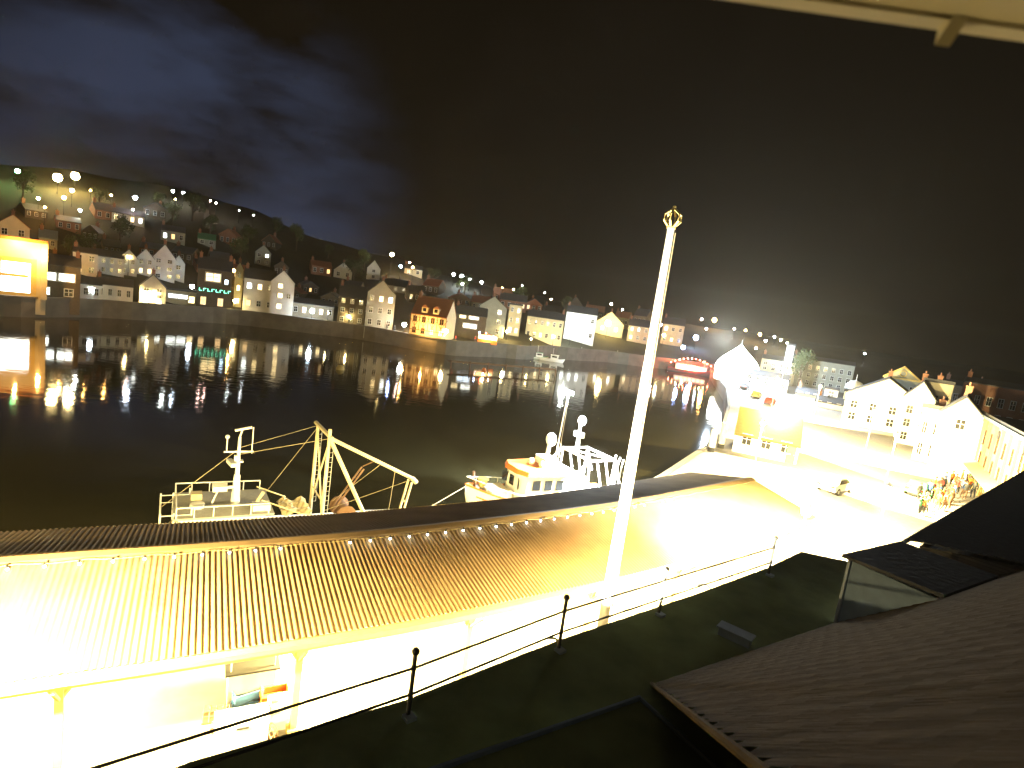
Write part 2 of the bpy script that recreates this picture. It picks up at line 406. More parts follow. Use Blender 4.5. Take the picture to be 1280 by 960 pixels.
# ------------------------------------------------------------------ own building: flat roof, railing, tiled slope, dormer, eave
DV = Vector((.839,.545,0)); PV = Vector((.545,-.839,0)); Z = Vector((0,0,1))   # along the street / away from the street
E0 = Vector((8.07,12.37,6.8))                                                  # foot of the dormer corner
def loc(a, b, z): p = E0 + DV*a + PV*b; return Vector((p.x, p.y, z))
edgeA, edgeB = Vector((-12.0,-.6,0)), Vector((11.6,18.0,0))
ed = [(-13,-3.0),(-7.2,2.9),(-3.3,6.35),(-.95,7.95),(.68,9.38),(1.65,10.22),(5.0,12.86),(7.6,15.0),(9.3,16.6)]
tr = thing('terraced_house', 'dark roofs of the building below the camera with flat roof and tiled slope', 'house', (0,0,0))
mb = MB(); top = [(x,y,6.8) for x,y in ed] + [tuple(loc(4.6,-1.6,6.8)), tuple(loc(4.6,4,6.8)), tuple(loc(-28,4,6.8))]
bot = [(x,y,0) for x,y,_ in top]; mb.loft([bot, top]); mb.build('wall', M['darkstone'], tr)
mb = MB(); mb.loft([[(x,y,6.804) for x,y,_ in top],[(x,y,6.86) for x,y,_ in top]]); mb.build('flat_roof', M['flatroof'], tr)
# lead bay standing on the flat roof
c0 = Vector((2.63,8.2,0)); a1 = c0-DV*4.2; a2 = a1+PV*3.2; a3 = c0+PV*2.3
mb = MB(); q = [c0,a1,a2,a3]; mb.loft([[(p.x,p.y,6.86) for p in q],[(p.x,p.y,7.24) for p in q]]); 
bay = mb.build('low_roof_bay', M['flatroof'], tr)
mb = MB(); mb.tube([(p.x,p.y,7.26) for p in (a1,c0,a3)], .045, 6); mb.build('lead_edge', M['lead'], bay)
# pantiled slope in overlapping courses, 42 degrees
tanp = math.tan(R(41)); mb = MB(); nC = 40
def slope_ab(u, v):
    dd = ray(u, v); nrm_ = PV*(-tanp) + Z; t_ = (E0+Vector((0,0,.1))-EYE).dot(nrm_)/dd.dot(nrm_); q_ = EYE+dd*t_-E0
    return q_.dot(DV), q_.dot(PV)
_l0, _l1 = slope_ab(890, 912), slope_ab(985, 985)
def slope_left(b_): return _l0[0] + (_l1[0]-_l0[0])*(b_-_l0[1])/(_l1[1]-_l0[1])
print('slope left', _l0, _l1)
for i in range(nC):
    b0, b1 = i*.19, i*.19+.20; pr = []
    aL = slope_left(b0); aR = 5.6
    nseg = 560; rows = []
    for k in range(nseg+1):
        a = aL+(aR-aL)*k/nseg; wv = .006*math.sin(a*2*math.pi/.42)
        rows.append([loc(a,b0,6.86+b0*tanp), loc(a,b0,6.86+b0*tanp+.032+wv+random.uniform(-.003,.003)), loc(a,b1,6.87+b1*tanp+wv)])
    mb.loft(rows, close=False)
mb.build('tiled_slope', M['oldtile'], tr)
mb = MB(); mb.tube([loc(slope_left(b_), b_, 6.90+b_*tanp) for b_ in (0, 2, 4, 6, 7.6)], .035, 8); mb.build('hip_flashing', M['oldtile'], tr)
mb = MB(); mb.loft([[loc(5.6,0,6.8), loc(5.6,7.8,6.8), loc(5.6,7.8,6.8+7.8*tanp)],[loc(5.5,0,6.8), loc(5.5,7.8,6.8), loc(5.5,7.8,6.8+7.8*tanp)]]); mb.build('gable_wall', M['darkstone'], tr)
# dormer
dm = MB(); H = 1.5; Bd = H/tanp
dm.loft([[loc(0,0,6.87),loc(0,Bd,6.87+H),loc(0,0,6.87+H)],[loc(.06,0,6.87),loc(.06,Bd,6.87+H),loc(.06,0,6.87+H)]])
dorm = dm.build('dormer', M['lead'], tr); dm = MB()
dm.loft([[loc(2.5,0,6.87),loc(2.5,Bd,6.87+H),loc(2.5,0,6.87+H)],[loc(2.44,0,6.87),loc(2.44,Bd,6.87+H),loc(2.44,0,6.87+H)]])
dm.build('dormer_cheek', M['lead'], dorm)
mb = MB(); mb.box(loc(1.25,.04,6.87+H*.3), (2.36,.06,H*.6), math.atan2(DV.y,DV.x)); mb.build('dormer_front', M['white2'], dorm)
mb = MB(); mb.box(loc(1.25,0,6.87+H*.72), (1.9,.05,.55), math.atan2(DV.y,DV.x)); mb.build('dormer_window', M['glass'], dorm)
mb = MB(); mb.box(loc(-.02,-.02,6.87+H/2), (.06,.06,H), math.atan2(DV.y,DV.x)); mb.build('corner_board', M['pale_metal'], dorm)
mb = MB(); z0 = 6.87+H
mb.loft([[loc(-.12,-.16,z0+.03), loc(-.12,Bd+.1,z0+.10), loc(-.12,Bd+.1,z0+.17), loc(-.12,-.16,z0+.10)],[loc(2.62,-.16,z0+.03), loc(2.62,Bd+.1,z0+.10), loc(2.62,Bd+.1,z0+.17), loc(2.62,-.16,z0+.10)]])
mb.build('dormer_roof', M['slate'], dorm)
# eave over the camera with one bracket
ev = MB(); ev.box((1.35,.31,13.515), (3.4,1.25,.05)); ev.box((1.35,.92,13.54), (3.4,.03,.11))
ov = ev.build('eave', M['cream'], tr)
MB().loft([[(.552,.93,13.488),(.552,.90,13.488),(.552,.93,13.462)],[(.574,.93,13.488),(.574,.90,13.488),(.574,.93,13.462)]]).build('eave_bracket', M['cream'], ov)
bk = thing('eave_fill_lamp', 'small unseen lamp added beside the camera to light the eave', 'lamp', (2.75,.75,13.3))  # out-of-view lamp added to brighten the eave
MB().lathe([(.09,0),(.09,.05)], (0,0,.10), 10).build('back_plate', M['black'], bk); MB().ball((0,0,.05), .06, 10).build('lamp_glass', lamp_mat('warm', 12), bk, True)
point((0,0,-.02), 45, LAMP['warm'][0], bk, .04, 160, (-.8,.0,.35))
# vent box on the flat roof
p = at_z(918, 799, 6.87); vb = thing('roof_vent', 'small pale metal box standing on the dark flat roof', 'roof vent', p, R(-38))
MB().box((0,0,.08), (.62,.24,.16)).build('housing', M['pale_metal'], vb); MB().box((0,0,.18), (.70,.32,.03)).build('cover', M['pale_metal'], vb)
# railing
rl = thing('guard_railing', 'black iron railing with ball topped posts along the dark roof edge', 'railing', (0,0,0))
ps = [Vector((-7.05,2.7,0)), Vector((-.83,7.62,0)), Vector((1.52,9.80,0)), Vector((3.8,11.62,0)), Vector((7.4,14.5,0))]
for p in ps:
    mb = MB(); mb.tube([(p.x,p.y,6.86),(p.x,p.y,7.86)], .034, 8); mb.lathe([(.045,0),(.045,.04)], (p.x,p.y,7.2), 8); mb.lathe([(.045,0),(.045,.04)], (p.x,p.y,7.62), 8)
    po = mb.build('post', M['black'], rl); MB().ball((p.x,p.y,7.90), .062, 10).build('ball_finial', M['black'], po, True)
    MB().box((p.x+.03,p.y-.04,6.89), (.16,.16,.05), R(40)).build('foot_plate', M['pale_metal'], po)
for zz in (7.22, 7.64):
    mb = MB(); mb.tube([(p.x,p.y,zz) for p in ps], .020, 6); mb.build('rail', M['black'], rl)

# neighbour beyond the dormer
nb = thing('slate_roofed_house', 'dark slate roofed house just beyond the dormer on the right', 'house', (0,0,0))
n0, n1 = Vector((11.2,14.6,0)), Vector((27.5,29.4,0)); nd = (n1-n0).normalized(); npv = Vector((nd.y,-nd.x,0))
def nl(a, b, z): p = n0+nd*a+npv*b; return (p.x,p.y,z)
LN = (n1-n0).length
mb = MB(); mb.loft([[nl(0,0,0),nl(0,9,0),nl(0,9,8.2),nl(0,4.5,8.95),nl(0,0,8.2)],[nl(LN,0,0),nl(LN,9,0),nl(LN,9,8.2),nl(LN,4.5,8.95),nl(LN,0,8.2)]]); mb.build('wall', M['darkstone'], nb)
mb = MB()
for i in range(16):
    t0, t1 = i/16*4.7-.25, (i+1)/16*4.7-.2; zz = lambda t: 8.33+t*.16
    mb.loft([[nl(-.2,t0,zz(t0)),nl(-.2,t0,zz(t0)+.06),nl(-.2,t1,zz(t1)+.01)],[nl(LN+.2,t0,zz(t0)),nl(LN+.2,t0,zz(t0)+.06),nl(LN+.2,t1,zz(t1)+.01)]])
mb.poly([nl(-.2,4.5,9.09),nl(LN+.2,4.5,9.09),nl(LN+.2,9.3,8.2),nl(-.2,9.3,8.2)])
mb.build('roof', M['slate'], nb)
mb = MB(); mb.tube([nl(-.25,-.32,8.2),nl(LN,-.32,8.2)], .06, 6); mb.build('gutter', M['lead'], nb)

# ------------------------------------------------------------------ flagpole
fb = at_z(745, 790, 0); tp = ray(839, 285); hd = 14.6
d = ray(839, 285); P0 = EYE + d*(hd/math.hypot(d.x,d.y)); FH = P0.z
fp = thing('flagpole', 'tall white flagpole with a golden crown finial rising in front of the market', 'flagpole', (P0.x,P0.y,0))
MB().tube([(0,0,.0),(0,0,FH*.35),(0,0,FH*.7),(0,0,FH)], .16, 14, .085).build('pole', M['white'], fp, True)
MB().box((0,0,.15), (.6,.6,.3)).build('base', M['concrete'], fp)
mb = MB()
for k in range(6):
    a = k*math.pi/3; mb.tube([(.05*math.cos(a),.05*math.sin(a),FH),(.20*math.cos(a),.20*math.sin(a),FH+.16),(.20*math.cos(a),.20*math.sin(a),FH+.30),(.03*math.cos(a),.03*math.sin(a),FH+.44)], .026, 6)
mb.lathe([(.11,0),(.11,.05)], (0,0,FH-.02), 10); mb.ball((0,0,FH+.48), .05, 8)
mb.build('crown_finial', M['yellow'], fp, True)
MB().tube([(.2,.03,1.2),(.17,.02,FH*.5),(.12,0,FH-.1)], .012, 5).build('halyard', M['rope'], fp)
MB().tube([(.12,-.0,1.1),(.24,0,1.2),(.12,0,1.3)], .02, 6).build('cleat', M['black'], fp)

# ------------------------------------------------------------------ fish quay clutter under the near eave
def crate(loc_, rz, col, label, group='fish crates stacked at the market front'):
    t = thing('fish_crate', label, 'crate', loc_, rz, group)
    mb = MB()
    for x in (-1,1): mb.box((x*.38,0,.14), (.035,.46,.26))
    for y in (-1,1): mb.box((0,y*.23,.14), (.80,.035,.26))
    mb.box((0,0,.03), (.76,.44,.04)); mb.build('bin', M[col], t)
    for x in (-1,1): MB().box((x*.41,0,.22), (.03,.2,.05)).build('handle', M[col], t)
    return t
for i, (u, v, col, nst) in enumerate(((322,858,'fish_blue',3),(342,884,'orange',2),(352,905,'white',3),(308,882,'fish_blue',2))):
    p = road(u, v)
    for k in range(nst):
        nm = {'fish_blue':'blue','orange':'orange','white':'white'}[col]
        wh = ['lowest of its stack','second up its stack','third up its stack'][k]
        sd = ['by the weighing kiosk','under the left end of the railing','beside the railing shadow','behind the white chest freezer'][i]
        crate((p.x,p.y,.004+k*.285), R(30+random.uniform(-12,12)), col, '%s fish crate %s %s' % (nm, wh, sd))
p = road(300, 932); cf = thing('chest_freezer', 'white chest freezer with its lid shut on the quay at lower left', 'freezer', (p.x,p.y,0), R(28))
MB().box((0,0,.42), (1.3,.7,.78)).build('cabinet', M['white'], cf); MB().box((0,0,.86), (1.36,.76,.09)).build('lid', M['white'], cf); MB().box((0,-.40,.84), (.3,.05,.04)).build('handle', M['black'], cf)
p = road(312, 868); kk = thing('weighing_kiosk', 'white weighing booth with black counter and small canopy under the market eave', 'kiosk', (p.x,p.y,0), R(28))
MB().box((0,0,.55), (1.3,.9,1.1)).build('counter', M['white'], kk); MB().box((0,-.05,1.13), (1.5,1.05,.06)).build('counter_top', M['black'], kk)
mb = MB()
for x in (-.6,.6):
    for y in (-.4,.4): MB().tube([(x,y,1.16),(x,y,2.05)], .03, 6).build('canopy_post', M['steel'], kk)
MB().loft([[(-.85,-.65,2.05),(-.85,0,2.35),(-.85,.65,2.05),(-.85,0,2.3)],[(.85,-.65,2.05),(.85,0,2.35),(.85,.65,2.05),(.85,0,2.3)]]).build('canopy', M['white2'], kk)
for i, (u, v) in enumerate(((270,898),(282,912),(330,930))):
    p = road(u, v); t = thing('lobster_pot', ['lobster pot of black mesh nearest the glare at lower left','lobster pot of black mesh left of the chest freezer','lobster pot of black mesh right of the chest freezer'][i], 'lobster pot', (p.x,p.y,0), R(20+30*i), 'lobster pots on the quay')
    mb = MB(); mb.box((0,0,.03), (.7,.45,.05)); mb.build('base', M['timber'], t); mb = MB()
    for k in range(5):
        x = -.33+k*.165; mb.tube([(x, .21*math.cos(a*math.pi/6), .06+.34*math.sin(a*math.pi/6)) for a in range(7)], .014, 5)
    for a in range(1,6): mb.tube([(-.33,.21*math.cos(a*math.pi/6),.06+.34*math.sin(a*math.pi/6)),(.33,.21*math.cos(a*math.pi/6),.06+.34*math.sin(a*math.pi/6))], .008, 4)
    mb.build('netting_cage', M['rope'], t)

fl = thing('pole_fill_light', 'unseen black floodlight added under the dark roof edge to brighten the flagpole', 'floodlight', (2.35, 11.15, 6.2))  # hidden light added to whiten the flagpole
MB().box((0,-.05,-.05), (.26,.2,.2)).tube([(0,-.12,-.1),(.15,-.45,-.25)], .03, 6).build('housing', M['black'], fl)
point((0,.10,.10), 26000, (1,.88,.6), fl, .06, 130, (P0.x-2.35, P0.y-11.15, 4.0))

# ------------------------------------------------------------------ boats
def hull_loft(L_, B_, zk, zs, zb, n=22, flare=.12, x0=None):
    """x forward; returns rings of half-section points both sides"""
    rings = []
    for i in range(n+1):
        t = i/n; x = -L_/2 + L_*t
        wd = B_/2*(1 - max(0, (t-.55)/.45)**2.2*.985)*(.86+.14*min(1, t*4)); zt = zs+(zb-zs)*max(0,(t-.45)/.55)**1.7
        kx = zk + (zt-zk)*max(0,(t-.86)/.14)**2*.85
        rings.append([(x, wd, zt), (x, wd*.97, kx+(zt-kx)*.55), (x, wd*.72, kx+(zt-kx)*.15), (x, 0, kx), (x, -wd*.72, kx+(zt-kx)*.15), (x, -wd*.97, kx+(zt-kx)*.55), (x, -wd, zt)])
    return rings
def rail_line(rings, dz, i0, i1, side, inset=.12):
    return [(rings[i][0 if side > 0 else 6][0], rings[i][0 if side > 0 else 6][1]-side*inset*min(1,abs(rings[i][0][1])*2), rings[i][0][2]+dz) for i in range(i0, i1+1)]
def make_hull(root, L_, B_, zk, zs, zb, m, stripe, deckm):
    rg = hull_loft(L_, B_, zk, zs, zb)
    mb = MB(); mb.loft(rg, close=False); mb.poly([p for p in rg[0]]); h = mb.build('hull', M[m], root, True)
    mb = MB(); mb.loft([[(r[0][0],r[0][1],r[0][2]-.42),(r[6][0],r[6][1],r[6][2]-.42)] for r in rg], close=False); mb.build('deck', M[deckm], root)
    mb = MB()
    for sd in (0, 6):
        mb.tube([(r[sd][0], r[sd][1]+(.02 if sd == 0 else -.02), r[sd][2]) for r in rg], .07, 6)
    mb.build('gunwale', M[stripe], root)
    mb = MB()
    for sd in (1, -1):
        mb.loft([[(r[0][0], sd*(abs(r[0][1])*.99+.012), r[0][2]-.5),(r[0][0], sd*(abs(r[0][1])*.985+.012), r[0][2]-.62)] for r in rg[:-1]], close=False)
    mb.build('rubbing_strake', M[stripe], root)
    return rg
# trawler moored behind the market: only its upper works show
T = thing('trawler', 'rusty stern trawler behind the market roof with mast and yellow net gantry', 'fishing boat', (-10.7,33.3,-3), R(211.5))
rg = make_hull(T, 17.5, 4.8, -1.0, .7, 1.3, 'blue', 'white', 'timber')
for o in T.children: o.location.x = 0.0
# local axes: x forward, y towards the market
MB().box((5.2,0,1.75), (4.2,3.4,1.9)).build('wheelhouse', M['white'], T)
wh = MB().box((5.1,0,2.74), (4.8,3.9,.1)).build('wheelhouse_roof', M['steel'], T)
for y in (-1.3,-.45,.45,1.3): MB().box((7.31,y,2.15), (.03,.6,.55)).build('window', M['glass'], T)
for x in (3.8,4.9,6.0): MB().box((x,1.71,2.15), (.7,.03,.55)).build('window', M['glass'], T)
mb = MB()
for x in (8.1, 7.5, 6.7):
    for y in (-1.5, 1.5): mb.tube([(x,y,1.2),(x,y,2.95 if x > 7.2 else 3.2)], .05, 6)
for zz in (2.4, 2.82): mb.tube([(6.7,-1.5,zz),(7.5,-1.5,zz),(8.1,-1.5,zz),(8.1,1.5,zz),(7.5,1.5,zz),(6.7,1.5,zz)], .03, 6)
mb.build('forward_rail', M['white'], T)
mb = MB()
for x in (3.0,3.9,4.8,5.7,6.6,7.4): mb.tube([(x,1.9,2.79),(x,1.9,3.35)], .035, 6); mb.tube([(x,-1.9,2.79),(x,-1.9,3.35)], .03, 6)
mb.tube([(3.0,1.9,3.35),(7.4,1.9,3.35),(7.4,-1.9,3.35),(3,-1.9,3.35)], .04, 6)
mb.build('roof_rail', M['white'], T)
ms = MB().tube([(4.5,0,2.7),(4.5,0,4.4)], .26, 10, .16).tube([(4.5,0,4.4),(4.5,0,6.6)], .12, 8, .07).build('mast', M['white'], T, True)
MB().box((4.5,0,5.75), (1.5,.10,.08)).box((5.12,0,6.15), (.06,.06,.8)).box((3.84,0,6.4), (.05,.05,1.5)).box((4.5,0,5.2), (.5,.4,.08)).box((4.62,.1,5.42),(.2,.2,.3)).build('mast_yard', M['white'], ms)
MB().tube([(4.5,0,6.6),(4.40,0,7.0)], .05, 6).box((4.35,0,7.06), (.85,.14,.12), 0, 0, R(12)).build('mast_light_bar', M['white'], ms)
MB().ball((5.12,0,6.6), .12, 8).build('navigation_lamp', M['white'], ms, True)
MB().box((4.85,.15,5.15), (.28,1.0,.20), R(10)).tube([(4.5,0,4.95),(4.85,.15,5.06)], .05, 6).build('radar_scanner', M['white'], ms)
MB().box((5.35,.1,3.75), (.7,.75,.28)).tube([(4.5,0,3.7),(5.2,.1,3.7)], .10, 6).tube([(5.4,.1,3.6),(5.7,.1,2.8)], .05, 6).build('search_light', M['white'], ms)
mb = MB(); mb.lathe([(.34,0),(.38,.12),(.34,.24),(.1,.26)], (6.4,.5,2.8), 12); mb.build('liferaft_drum', M['white'], T, True)
mb = MB(); mb.lathe([(.40,0),(.46,.15),(.40,.3),(.1,.32)], (7.3,.9,1.9), 12); mb.build('anchor_winch', M['buff'], T, True)
MB().box((6.4,-.8,2.98), (.55,.55,.36)).build('roof_hatch', M['buff'], T)
MB().box((3.3,1.2,2.95), (.9,.7,.34)).build('roof_locker', M['white'], T)
MB().tube([(3.6,.9,2.9),(3.2,1.0,3.7)], .07, 6, .11).build('exhaust', M['buff'], T)
# net gantry
mb = MB()
for y in (-1.5, 1.5): mb.tube([(0,y,1.2),(0,y,7.0)], .115, 8, .095)
mb.tube([(.1,-1.7,7.05),(-.1,1.7,6.95)], .115, 8); mb.tube([(0,1.5,7.0),(0,1.5,7.45)], .10, 6)
mb.tube([(0,-1.45,6.6),(0,1.4,2.2)], .05, 6); mb.tube([(0,1.45,6.6),(0,-1.4,2.2)], .05, 6); mb.tube([(0,-1.5,3.0),(0,1.5,3.0)], .05, 6)
g = mb.build('gantry', M['buff'], T)
for y in (-1.5, 1.5):
    mb = MB(); mb.tube([(-.28,y,2.0),(-.28,y,6.6)], .018, 5)
    for k in range(16): mb.tube([(-.12,y,2.0+k*.29),(-.28,y,2.0+k*.29)], .014, 4)
    mb.build('ladder', M['steel'], g)
mb = MB(); mb.tube([(0,1.5,6.95),(-5.7,.9,4.05)], .11, 8); mb.tube([(-.1,1.4,6.8),(-3.0,1.1,1.3)], .12, 8); mb.tube([(-5.6,.9,4.1),(-5.9,.9,3.8)], .15, 8); g2 = mb.build('derrick_boom', M['buff'], g)
mb = MB()
for y in (.75, 1.35): mb.tube([(-5.4,y,4.0),(-4.9,y,1.2)], .07, 6)
for zz in (1.9,2.7): mb.tube([(-5.05-.1*(zz-1.9),.75,zz),(-5.05-.1*(zz-1.9),1.35,zz)], .05, 6)
mb.build('stern_frame', M['buff'], g)
mb = MB()
for y in (-.2,.25): mb.tube([(-2.6,y,4.6),(-.9,y,1.9)], .06, 6)
for k in range(6): mb.tube([(-2.5+k*.28,-.2,4.4-k*.45),(-2.5+k*.28,.25,4.4-k*.45)], .03, 5)
mb.tube([(-2.6,0,4.7),(-3.2,.9,5.4)], .04, 5); mb.build('net_ramp', M['timber'], g)
mb = MB()
for a_, b_ in (((0,-1.5,6.9),(4.4,0,6.0)),((0,1.5,6.9),(4.4,0,5.6)),((0,-1.5,6.8),(2.8,-1.6,2.5)),((-5.5,.9,4),(-.2,.3,2.0)),((-3.4,1.1,5.2),(-1.0,-.3,2.4)),((-4.4,.9,4.7),(-4.2,.9,1.2)),((4.4,0,6.0),(8.05,0,2.75))):
    mb.tube([a_, b_], .015, 4)
mb.build('rigging', M['rope'], g)
mb = MB(); mb.lathe([(.55,-.9),(.62,-.88),(.42,-.8),(.42,.8),(.62,.88),(.55,.9)], (0,0,0), 12)
nd_ = mb.build('net_drum', M['timber'], T, True); nd_.rotation_euler = (R(90),0,0); nd_.location = (-1.6,0,1.9)
mb = MB(); mb.tube([(3.3,1.2,3.3),(1.2,1.3,2.4),(.6,1.3,2.3)], .04, 6); mb.tube([(3.3,-1.0,3.3),(1.6,-1.2,2.5)], .04, 6); mb.build('stay_bars', M['buff'], T)
mb = MB(); rows = []
for i in range(9):
    rows.append([(.5+i*.2, -1.2+j*.3, 2.35+.16*math.sin(i*1.3+j)*math.cos(j*.9)) for j in range(9)])
mb.loft(rows, close=False); mb.build('heaped_net', M['buff'], T)

# white fishing boat
C0 = Vector((4.4,42.2,-3)); bowdir = Vector((-2.15,38.2,0))-Vector((C0.x,C0.y,0)); BA = math.atan2(bowdir.y,bowdir.x)
F = thing('fishing_boat', 'white fishing boat with orange wheelhouse roof and lit working deck', 'fishing boat', C0, BA)
rg = make_hull(F, 13.4, 4.8, -1.2, 2.0, 3.3, 'white', 'orange', 'cream')
mb = MB()
for o in list(F.children):
    for v in o.data.vertices: v.co.x += 1.0
rg = [[(x+1.0,y,z) for x,y,z in r] for r in rg]
for sd in (1,-1):
    mb.tube(rail_line(rg, .55, 8, 22, sd), .035, 6)
    for i in range(8, 22, 2):
        p = rail_line(rg, 0, i, i, sd)[0]; mb.tube([p, (p[0],p[1],p[2]+.55)], .035, 6)
mb.build('bow_rail', M['white'], F)
mb = MB(); x0, x1 = .6, 4.2
mb.loft([[(x0,-1.7,1.6),(x1-.4,-1.5,1.6),(x1,-.7,1.6),(x1,.7,1.6),(x1-.4,1.5,1.6),(x0,1.7,1.6)],[(x0,-1.65,4.2),(x1-.6,-1.42,4.2),(x1-.25,-.66,4.2),(x1-.25,.66,4.2),(x1-.6,1.42,4.2),(x0,1.65,4.2)]])
mb.build('wheelhouse', M['white'], F)
mb = MB(); mb.loft([[(x0-.3,-1.9,4.2),(x1-.4,-1.65,4.2),(x1+.1,-.75,4.2),(x1+.1,.75,4.2),(x1-.4,1.65,4.2),(x0-.3,1.9,4.2)],[(x0-.3,-1.8,4.5),(x1-.5,-1.55,4.5),(x1-.1,-.7,4.5),(x1-.1,.7,4.5),(x1-.5,1.55,4.5),(x0-.3,1.8,4.5)]]); mb.build('wheelhouse_roof', M['orange'], F)
MB().box((1.9,1.35,4.53), (1.9,.28,.05), R(-4)).build('name_board', M['cream'], F)
for i, (x, y, a) in enumerate(((1.0,1.68,-1.5),(1.95,1.62,-2),(2.9,1.53,-4))): MB().box((x,y,3.5), (.62,.05,.72), R(a)).build('window', M['glass'], F)
for y in (-.9,0,.9): MB().box((x1-.13,y,3.5), (.05,.55,.72), 0 if y == 0 else R(-25*(1 if y>0 else -1))).build('window', M['glass'], F)
MB().box((5.4,.2,2.7), (1.6,1.8,.7)).build('fore_hatch', M['white2'], F)
mb = MB(); mb.lathe([(.3,0),(.3,.5),(.42,.5),(.42,.6)], (6.1,-.5,2.9), 10); mb.build('winch', M['yellow'], F, True)
MB().tube([(6.5,-.9,2.6),(6.9,-.6,4.0)], .10, 6).build('bow_davit', M['timber'], F)
md = MB().tube([(.4,0,4.4),(.3,0,5.8)], .17, 8).build('radome_stand', M['white'], F); MB().ball((.3,.15,6.05), .5, 14).build('radome', M['white'], F, True)
MB().box((1.2,-.1,4.85), (1.1,1.4,.55)).build('roof_gear', M['white2'], F)
for k, (x, y) in enumerate(((2.0,.5),(2.4,-.3))): MB().ball((x,y,4.75), .26, 10).build('roof_lamp_housing', M['cream'], F, True)
MB().tube([(-.3,0,4.4),(-1.0,-.3,9.9)], .07, 7, .05).build('mast', M['white'], F)
MB().tube([(-.7,0,4.4),(-1.15,-.3,9.7)], .02, 4).build('stay', M['rope'], F)
point((-.1,-.3,9.8), 7000, LAMP['cold'][0], F, .15)
ml = MB().box((-1.05,-.3,10.0), (.35,.9,.26)).build('mast_flood', lamp_mat('white', 60), F)
# working deck shelter: arch, beams and floods
MB().box((-1.2,0,2.9), (3.0,3.4,2.4)).build('deckhouse', M['white'], F)
mb = MB()
for x in (-3.0,-6.4):
    for y in (-1.9,1.9): mb.tube([(x,y,1.8),(x*.97,y*.9,5.3)], .10, 8)
    mb.tube([(x*.97,-1.75,5.3),(x*.97,1.75,5.3)], .10, 8)
for y in (-1.75,1.75): mb.tube([(-1.2,y,4.2),(-2.9,y,5.3),(-6.3,y,5.3),(-7.3,y,3.4)], .09, 8)
mb.tube([(-2.9,-1.75,5.3),(-6.3,1.75,5.3)], .06, 6)
for x in (-3.8,-4.9): mb.tube([(x,1.75,5.3),(x-1.3,1.85,2.4)], .09, 6); mb.tube([(x,-1.75,5.3),(x-1.3,-1.85,2.4)], .09, 6)
gt = mb.build('shelter_gantry', M['white'], F)
MB().tube([(-2.9,0,5.3),(-2.9,0,7.2)], .20, 8, .12).box((-2.9,0,6.4), (.5,.9,.4)).build('gantry_mast', M['white'], gt)
MB().ball((-2.9,.1,7.5), .36, 10).build('gantry_flood', lamp_mat('cold', 80), gt, True)
for i, x in enumerate((-6.3,-6.9,-7.4)): MB().tube([(x,1.5,2.2),(x-.1,1.5,4.6),(x-.35,1.4,5.6-.2*i)], .07, 6).build('stern_davit', M['white'], F)
for x, y in ((-5.6,.6),(-5.2,-.7)): MB().ball((x,y,2.0), .3, 8).build('float', M['orange'], F, True)
for o in list(F.children):
    if o.name.split('.')[0] in ('mast','stay','mast_flood','radome','radome_stand','deckhouse','shelter_gantry','stern_davit','float'):
        for q in [o]+list(o.children):
            dx = 1.0 if 'radome' in q.name else .75
            for v in q.data.vertices: v.co.x = v.co.x*.74+dx; v.co.z += .45 if ('radome' in q.name or 'gantry_' in q.name) else 0
point((-2.4,.3,4.7), 40000, LAMP['cold'][0], F, .25, 150); point((-1.3,2.6,6.6), 22000, LAMP['cold'][0], F, .2, 170); point((-.3,3.4,6.8), 3000, LAMP['warm'][0], F, .2, 170)
mo = MB(); a_ = F.matrix_basis @ Vector((7.6,0,3.2)); b_ = mk(30, 12.9, .2)
mo.tube([a_, (a_+b_)/2+Vector((0,0,-.5)), b_], .03, 5); tag(mo.build('mooring_rope', M['rope']), 'mooring rope running from the white boat bow to the quay', 'rope')

